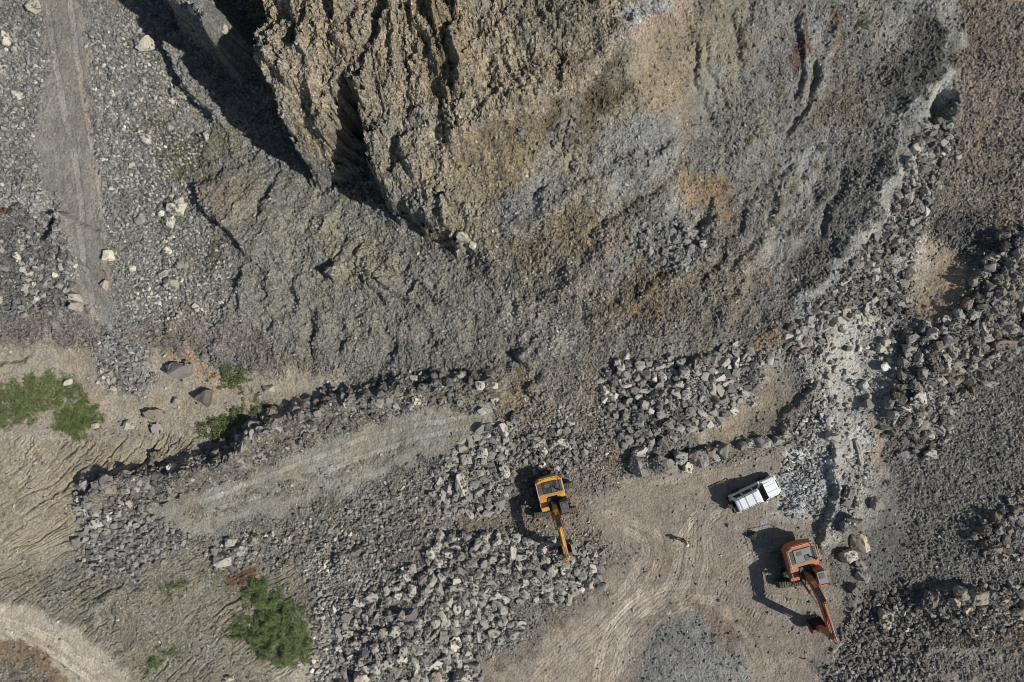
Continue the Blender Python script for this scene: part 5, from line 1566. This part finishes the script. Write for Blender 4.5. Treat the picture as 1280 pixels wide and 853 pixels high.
M_ORANGE = mat_plain("orange_machine_paint", (194, 102, 54), .6, grime=.5, scale=2.2)
M_YELLOW = mat_plain("yellow_machine_paint", (224, 160, 30), .55, grime=.4, scale=2.4)
M_ODUST = mat_plain("dusty_faded_orange", (188, 130, 96), .8, grime=.5, scale=2.5)
M_YDUST = mat_plain("dusty_yellow", (196, 138, 50), .7, grime=.45, scale=2.5)
M_BUCKET = mat_plain("rusty_orange_bucket", (92, 56, 40), .75, .2, grime=.35)


def gpos(px, py):
    x, y, z = ground_at([px], [py]); return float(x[0]), float(y[0]), float(z[0])


x, y, z = gpos(994, 700)
z = float(hz([x - 1.5, x + 1.5, x, x], [y, y, y - 1.2, y + 1.2]).mean()) + .02
excavator((x, y, z), math.atan2(-.963, .27), math.radians(82), 1.06, M_ORANGE, M_ODUST, M_GREY, M_GREY, "orange tracked excavator on the pit floor reaching down to the right", [(.35, 1.75), (2.3, 4.1), (5.6, 4.45)], (6.05, 1.55))
x, y, z = gpos(689, 617)
z = float(hz([x - 1.5, x + 1.5, x, x], [y, y, y - 1.2, y + 1.2]).mean()) + .08
excavator((x, y, z), math.atan2(-.972, .235), math.radians(84), .93, M_YELLOW, M_YDUST, M_PLASTIC, M_DGREY, "yellow tracked excavator reaching over the boulder heap", [(.35, 1.75), (2.3, 4.1), (5.6, 4.3)], (5.95, 1.75))

# ------------------------------------------------------------------ white four wheel drive
M_CARW = mat_plain("white_car_paint", (226, 229, 230), .3, grime=.06, scale=1.2)
M_LAMP = mat_plain("clear_lamp", (200, 205, 205), .15, grime=.05)
M_RED = mat_plain("red_tail_lamp", (150, 24, 18), .3, grime=.05)


def rrect(x0, x1, hw, z, r=.28, n=5, nose=0.0):
    out = []
    for (cx_, cy_, a0) in ((x1 - r, hw - r, 0), (x0 + r, hw - r, 90), (x0 + r, -hw + r, 180), (x1 - r, -hw + r, 270)):
        for k in range(n + 1):
            a_ = math.radians(a0 + 90 * k / n)
            px_ = cx_ + r * math.cos(a_); py_ = cy_ + r * math.sin(a_)
            out.append(Vector((px_ - nose * max(0, (px_ - (x1 - 1.0))) * (abs(py_) / hw) ** 2, py_, z)))
    return out


def loft(layers, name, mat, parent, cap_bottom=True):
    bm = bmesh.new()
    rings = [[bm.verts.new(p) for p in L] for L in layers]
    for a_, b_ in zip(rings[:-1], rings[1:]):
        n = len(a_)
        for i in range(n): bm.faces.new((a_[i], a_[(i + 1) % n], b_[(i + 1) % n], b_[i]))
    bm.faces.new(rings[-1])
    if cap_bottom: bm.faces.new(rings[0][::-1])
    bmesh.ops.recalc_face_normals(bm, faces=bm.faces[:])
    m = bpy.data.meshes.new(name); bm.to_mesh(m); bm.free(); m.materials.append(mat)
    m.polygons.foreach_set("use_smooth", [len(p.vertices) == 4 for p in m.polygons])
    o = bpy.data.objects.new(name, m); COL.objects.link(o); o.parent = parent
    return o


x, y, z = gpos(939, 616)
car = thing("off_road_car", (x, y, z), "white four wheel drive with black roof bars parked by the pale rubble", "car", None, math.atan2(.43, .90), 1.06)
body = loft([rrect(-2.30, 2.38, .86, .42, .22, nose=.12), rrect(-2.38, 2.46, .93, .62, .26, nose=.14), rrect(-2.36, 2.44, .945, .88, .28, nose=.14), rrect(-2.32, 2.36, .92, 1.03, .3, nose=.14), rrect(-2.26, 2.22, .84, 1.10, .3, nose=.12)], "body", M_CARW, car)
cabn = loft([rrect(-2.28, 1.02, .84, 1.06, .2), rrect(-2.24, .86, .80, 1.28, .2), rrect(-2.14, .42, .71, 1.72, .22), rrect(-2.06, .28, .64, 1.81, .24), rrect(-1.9, .12, .52, 1.85, .24)], "cabin", M_CARW, car)
MB().prism([(2.30, 1.085), (1.02, 1.17), (1.02, 1.10), (2.30, 1.05)], -.62, .62, .01).build("bonnet", M_CARW, car)
b_ = MB()
for yy in (-.3, .3): b_.box((1.66, yy, 1.133), (1.1, .025, .012), .004, (0, .066, 0))
b_.build("bonnet_crease", M_GREY, car)


def quad_glass(pts, name, off):
    bm = bmesh.new(); vs = [bm.verts.new(Vector(p)) for p in pts]; f = bm.faces.new(vs)
    r = bmesh.ops.solidify(bm, geom=[f], thickness=.02)
    m = bpy.data.meshes.new(name); bm.to_mesh(m); bm.free(); m.materials.append(M_GLASS)
    o = bpy.data.objects.new(name, m); COL.objects.link(o); o.parent = car
    return o


quad_glass([(1.08, -.78, 1.15), (1.08, .78, 1.15), (.36, .68, 1.79), (.36, -.68, 1.79)], "windscreen", 0)
quad_glass([(-2.31, -.62, 1.15), (-2.31, .62, 1.15), (-2.16, .56, 1.68), (-2.16, -.56, 1.68)], "rear_window", 0)
for sg in (-1, 1):
    for (xa, xb, xc, xd) in ((-2.0, -1.25, -1.25, -1.92), (-1.15, -.2, -.2, -1.15), (-.1, .70, .30, -.1)):
        quad_glass([(xa, sg * .835, 1.16), (xb, sg * .835, 1.16), (xc, sg * .725, 1.66), (xd, sg * .725, 1.66)], "side_window", 0)
    MB().box((.72, sg * 1.02, 1.2), (.14, .2, .18), .04).build("wing_mirror", M_CARW, car)
    MB().box((2.36, sg * .66, .88), (.14, .34, .18), .05).build("headlight", M_LAMP, car)
    MB().box((-2.36, sg * .78, .95), (.08, .16, .34), .03).build("tail_light", M_RED, car)
    rl = MB().bar((-2.0, sg * .60, 1.93), (.15, sg * .60, 1.93), .03, 8)
    for xx in (-1.9, -1.1, -.4, .1): rl.bar((xx, sg * .60, 1.80), (xx, sg * .60, 1.93), .025, 8)
    rl.build("roof_rail", M_PLASTIC, car)
    for xx in (1.45, -1.45):
        w = MB().bar((xx, sg * .72, .38), (xx, sg * .96, .38), .38, 26).build("wheel", M_BLACK, car)
        MB().bar((xx, sg * .95, .38), (xx, sg * .975, .38), .23, 18).build("rim", M_STEEL, w)
        MB().prism([(xx + .48 * math.cos(math.radians(a_)), .40 + .46 * math.sin(math.radians(a_))) for a_ in range(0, 181, 15)], sg * .935 - .03, sg * .935 + .03, .01).build("wheel_arch", M_PLASTIC, car)
for xx in (-1.75, -1.1, -.3):
    MB().box((xx, 0, 1.925), (.035, 1.28, .025), .008).build("roof_bar", M_PLASTIC, car)
MB().box((2.46, 0, .58), (.18, 1.7, .26), .06).build("front_bumper", M_CARW, car)
MB().box((-2.42, 0, .56), (.18, 1.72, .24), .06).build("rear_bumper", M_PLASTIC, car)
MB().box((2.42, 0, .86), (.08, .8, .16), .02).build("grille", M_PLASTIC, car)
w = MB().bar((-2.40, .1, .98), (-2.62, .1, .98), .36, 24).build("spare_wheel", M_BLACK, car)
MB().bar((-2.61, .1, .98), (-2.65, .1, .98), .2, 18).build("wheel_cover", M_WHITE, w)
MB().bar((1.2, -.8, 1.1), (.9, -.85, 1.9), .012, 6).build("aerial", M_PLASTIC, car)

# steel bar lying on the floor behind the car
x, y, z = gpos(897, 603.5)
o = MB().bar((-1.05, 0, .05), (1.05, 0, .05), .05, 8).build("steel_bar", mat_plain("dark_bar", (48, 44, 40), .8, .2, grime=.3))
o.location = (x, y, z); o.rotation_euler = (0, 0, math.atan2(13, 26))
tag(o, "thin dark bar lying on the floor beside the white car", "bar")

# long pale slab leaning in the pale rubble
x, y, z = gpos(1073, 565)
o = MB().box((0, 0, .12), (2.9, .5, .34), .09, None, (.94, .6)).build("stone_slab", ROCKM['pale'])
bm = bmesh.new(); bm.from_mesh(o.data); bmesh.ops.subdivide_edges(bm, edges=[e for e in bm.edges if e.calc_length() > .25], cuts=3, use_grid_fill=True)
for v in bm.verts: v.co += Vector((random.gauss(0, .035), random.gauss(0, .05), random.gauss(0, .04)))
bm.to_mesh(o.data); bm.free()
o.location = (x, y, z); o.rotation_euler = (0.15, .04, math.atan2(-37, 10))
tag(o, "long straight pale slab lying in the dusty rubble", "slab")


# ------------------------------------------------------------------ people
M_SKIN = mat_plain("skin", (176, 126, 98), .6, grime=.0)
M_VEST = mat_plain("lime_high_visibility_cloth", (178, 186, 48), .8, grime=.1)
M_TROUS = mat_plain("dark_work_trousers", (36, 38, 44), .9, grime=.15)
M_BOOT = mat_plain("brown_boots", (60, 44, 32), .8, grime=.2)
M_HELM = mat_plain("white_helmet", (236, 236, 232), .35, grime=.02)
M_BAND = mat_plain("silver_reflective_band", (200, 202, 204), .4, grime=.05)
M_EYE = mat_plain("dark_eye", (20, 18, 16), .4, grime=0)


def skin_mesh(name, verts, edges, radii, mat, parent, root=0, sub=2):
    m = bpy.data.meshes.new(name); m.from_pydata(verts, edges, [])
    o = bpy.data.objects.new(name, m); COL.objects.link(o)
    md = o.modifiers.new("skin", 'SKIN'); md.use_smooth_shade = True
    lay = m.skin_vertices[0].data if m.skin_vertices else None
    if lay is None:
        bpy.context.view_layer.objects.active = o
        bpy.ops.mesh.customdata_skin_add()
        lay = m.skin_vertices[0].data
    for v, r in zip(lay, radii): v.radius = r if isinstance(r, tuple) else (r, r)
    for i in range(len(verts)): lay[i].use_root = (i == root)
    s2 = o.modifiers.new("sub", 'SUBSURF'); s2.levels = sub; s2.render_levels = sub
    bpy.context.view_layer.update()
    dg = bpy.context.evaluated_depsgraph_get()
    em = bpy.data.meshes.new_from_object(o.evaluated_get(dg))
    o.modifiers.clear(); o.data = em; em.name = name
    em.materials.clear(); em.materials.append(mat)
    em.polygons.foreach_set("use_smooth", [True] * len(em.polygons))
    if parent: o.parent = parent
    return o


def person(loc, heading, label, helm, arm_f=.18):
    root = thing("person", loc, label, "person", None, heading)
    # joints: x forward, y left
    V = [(0, 0, .95), (0, 0, 1.12), (0, 0, 1.30), (.0, 0, 1.44), (.01, 0, 1.53), (.03, 0, 1.62), (.03, 0, 1.70)]
    R = [(.15, .11), (.14, .10), (.16, .11), (.12, .09), .055, (.085, .095), (.075, .085)]
    E = [(0, 1), (1, 2), (2, 3), (3, 4), (4, 5), (5, 6)]
    for sg in (-1, 1):
        b0 = len(V)
        V += [(0, sg * .19, 1.42), (-.03 + arm_f * .3, sg * .25, 1.14), (arm_f, sg * .24, .90), (arm_f + .03, sg * .235, .83)]
        R += [.065, .046, .034, (.03, .045)]
        E += [(3, b0), (b0, b0 + 1), (b0 + 1, b0 + 2), (b0 + 2, b0 + 3)]
        hb = len(V)
        for f in range(4):
            V.append((arm_f + .06 - .02 * f, sg * .235, .80)); R.append(.011)
            V.append((arm_f + .065 - .02 * f, sg * .225, .745 + .006 * abs(f - 1))); R.append(.009)
            E += [(b0 + 3, len(V) - 2), (len(V) - 2, len(V) - 1)]
        V.append((arm_f + .075, sg * .215, .83)); R.append(.012); V.append((arm_f + .095, sg * .205, .79)); R.append(.010)
        E += [(b0 + 3, len(V) - 2), (len(V) - 2, len(V) - 1)]
        l0 = len(V)
        V += [(0, sg * .095, .90), (.03 * sg, sg * .105, .50), (.02 * sg, sg * .11, .09), (.14 + .02 * sg, sg * .125, .05)]
        R += [.095, .062, .045, (.04, .035)]
        E += [(0, l0), (l0, l0 + 1), (l0 + 1, l0 + 2), (l0 + 2, l0 + 3)]
    body = skin_mesh("body", V, E, R, M_SKIN, root)
    # face
    f = MB().bar((.115, 0, 1.625), (.14, 0, 1.60), .016, 8, .02).build("nose", M_SKIN, root)
    for sg in (-1, 1):
        MB().box((.108, sg * .034, 1.645), (.02, .022, .014), .004).build("eye", M_EYE, root)
        MB().box((.02, sg * .088, 1.625), (.035, .02, .06), .008).build("ear", M_SKIN, root)
    MB().box((.112, 0, 1.565), (.012, .045, .01), .003).build("mouth", mat_plain("lip", (130, 70, 62), .6, grime=0), root)
    # clothing grown round the same joints
    tv = [(0, 0, .93), (0, 0, .98)]; tr = [(.165, .125), (.165, .125)]; te = [(0, 1)]
    for sg in (-1, 1):
        l0 = len(tv)
        tv += [(0, sg * .095, .88), (.03 * sg, sg * .105, .50), (.02 * sg, sg * .11, .12)]
        tr += [.108, .08, .068]; te += [(0, l0), (l0, l0 + 1), (l0 + 1, l0 + 2)]
    skin_mesh("trousers", tv, te, tr, M_TROUS, root)
    vv = [(0, 0, .92), (0, 0, 1.12), (0, 0, 1.30), (0, 0, 1.43)]; vr = [(.185, .145), (.175, .135), (.19, .14), (.15, .11)]; ve = [(0, 1), (1, 2), (2, 3)]
    for sg in (-1, 1):
        l0 = len(vv)
        vv += [(0, sg * .20, 1.42), (-.03 + arm_f * .3, sg * .255, 1.14), (arm_f * .9, sg * .245, .95)]; vr += [.09, .068, .052]
        ve += [(3, l0), (l0, l0 + 1), (l0 + 1, l0 + 2)]
    vest = skin_mesh("jacket", vv, ve, vr, M_VEST, root)
    MB().slab([(.155 * math.cos(t) , .205 * math.sin(t)) for t in [k * math.pi / 10 for k in range(20)]], 1.08, 1.13, 0).build("reflective_band", M_BAND, root)
    for sg in (-1, 1):
        MB().box((.05 + .02 * sg, sg * .118, .06), (.28, .10, .12), .03).build("boot", M_BOOT, root)
    # helmet
    bm = bmesh.new()
    bmesh.ops.create_uvsphere(bm, u_segments=20, v_segments=12, radius=.135)
    bmesh.ops.delete(bm, geom=[v for v in bm.verts if v.co.z < -.02], context='VERTS')
    for v in bm.verts: v.co.x *= 1.12; v.co.z *= .95
    me_ = bpy.data.meshes.new("helmet"); bm.to_mesh(me_); bm.free()
    hb_ = MB(); hb_.bm.from_mesh(me_); hb_.slab([(.02 + .19 * math.cos(t), .155 * math.sin(t)) for t in [k * math.pi / 12 for k in range(24)]], -.03, -.012, 0)
    ho = hb_.build("helmet", M_HELM if helm else M_VEST, root, True); ho.location = (.03, 0, 1.69)
    return root


x, y, z = gpos(854.5, 675.5)
person((x, y, z), math.radians(200), "person in lime jacket and white helmet standing alone on the pit floor", True)
x, y, z = gpos(976, 713)
person((x, y, z), math.radians(-20), "person in lime jacket in the shade beside the orange excavator", True, .12)
print("objects", len(bpy.data.objects))
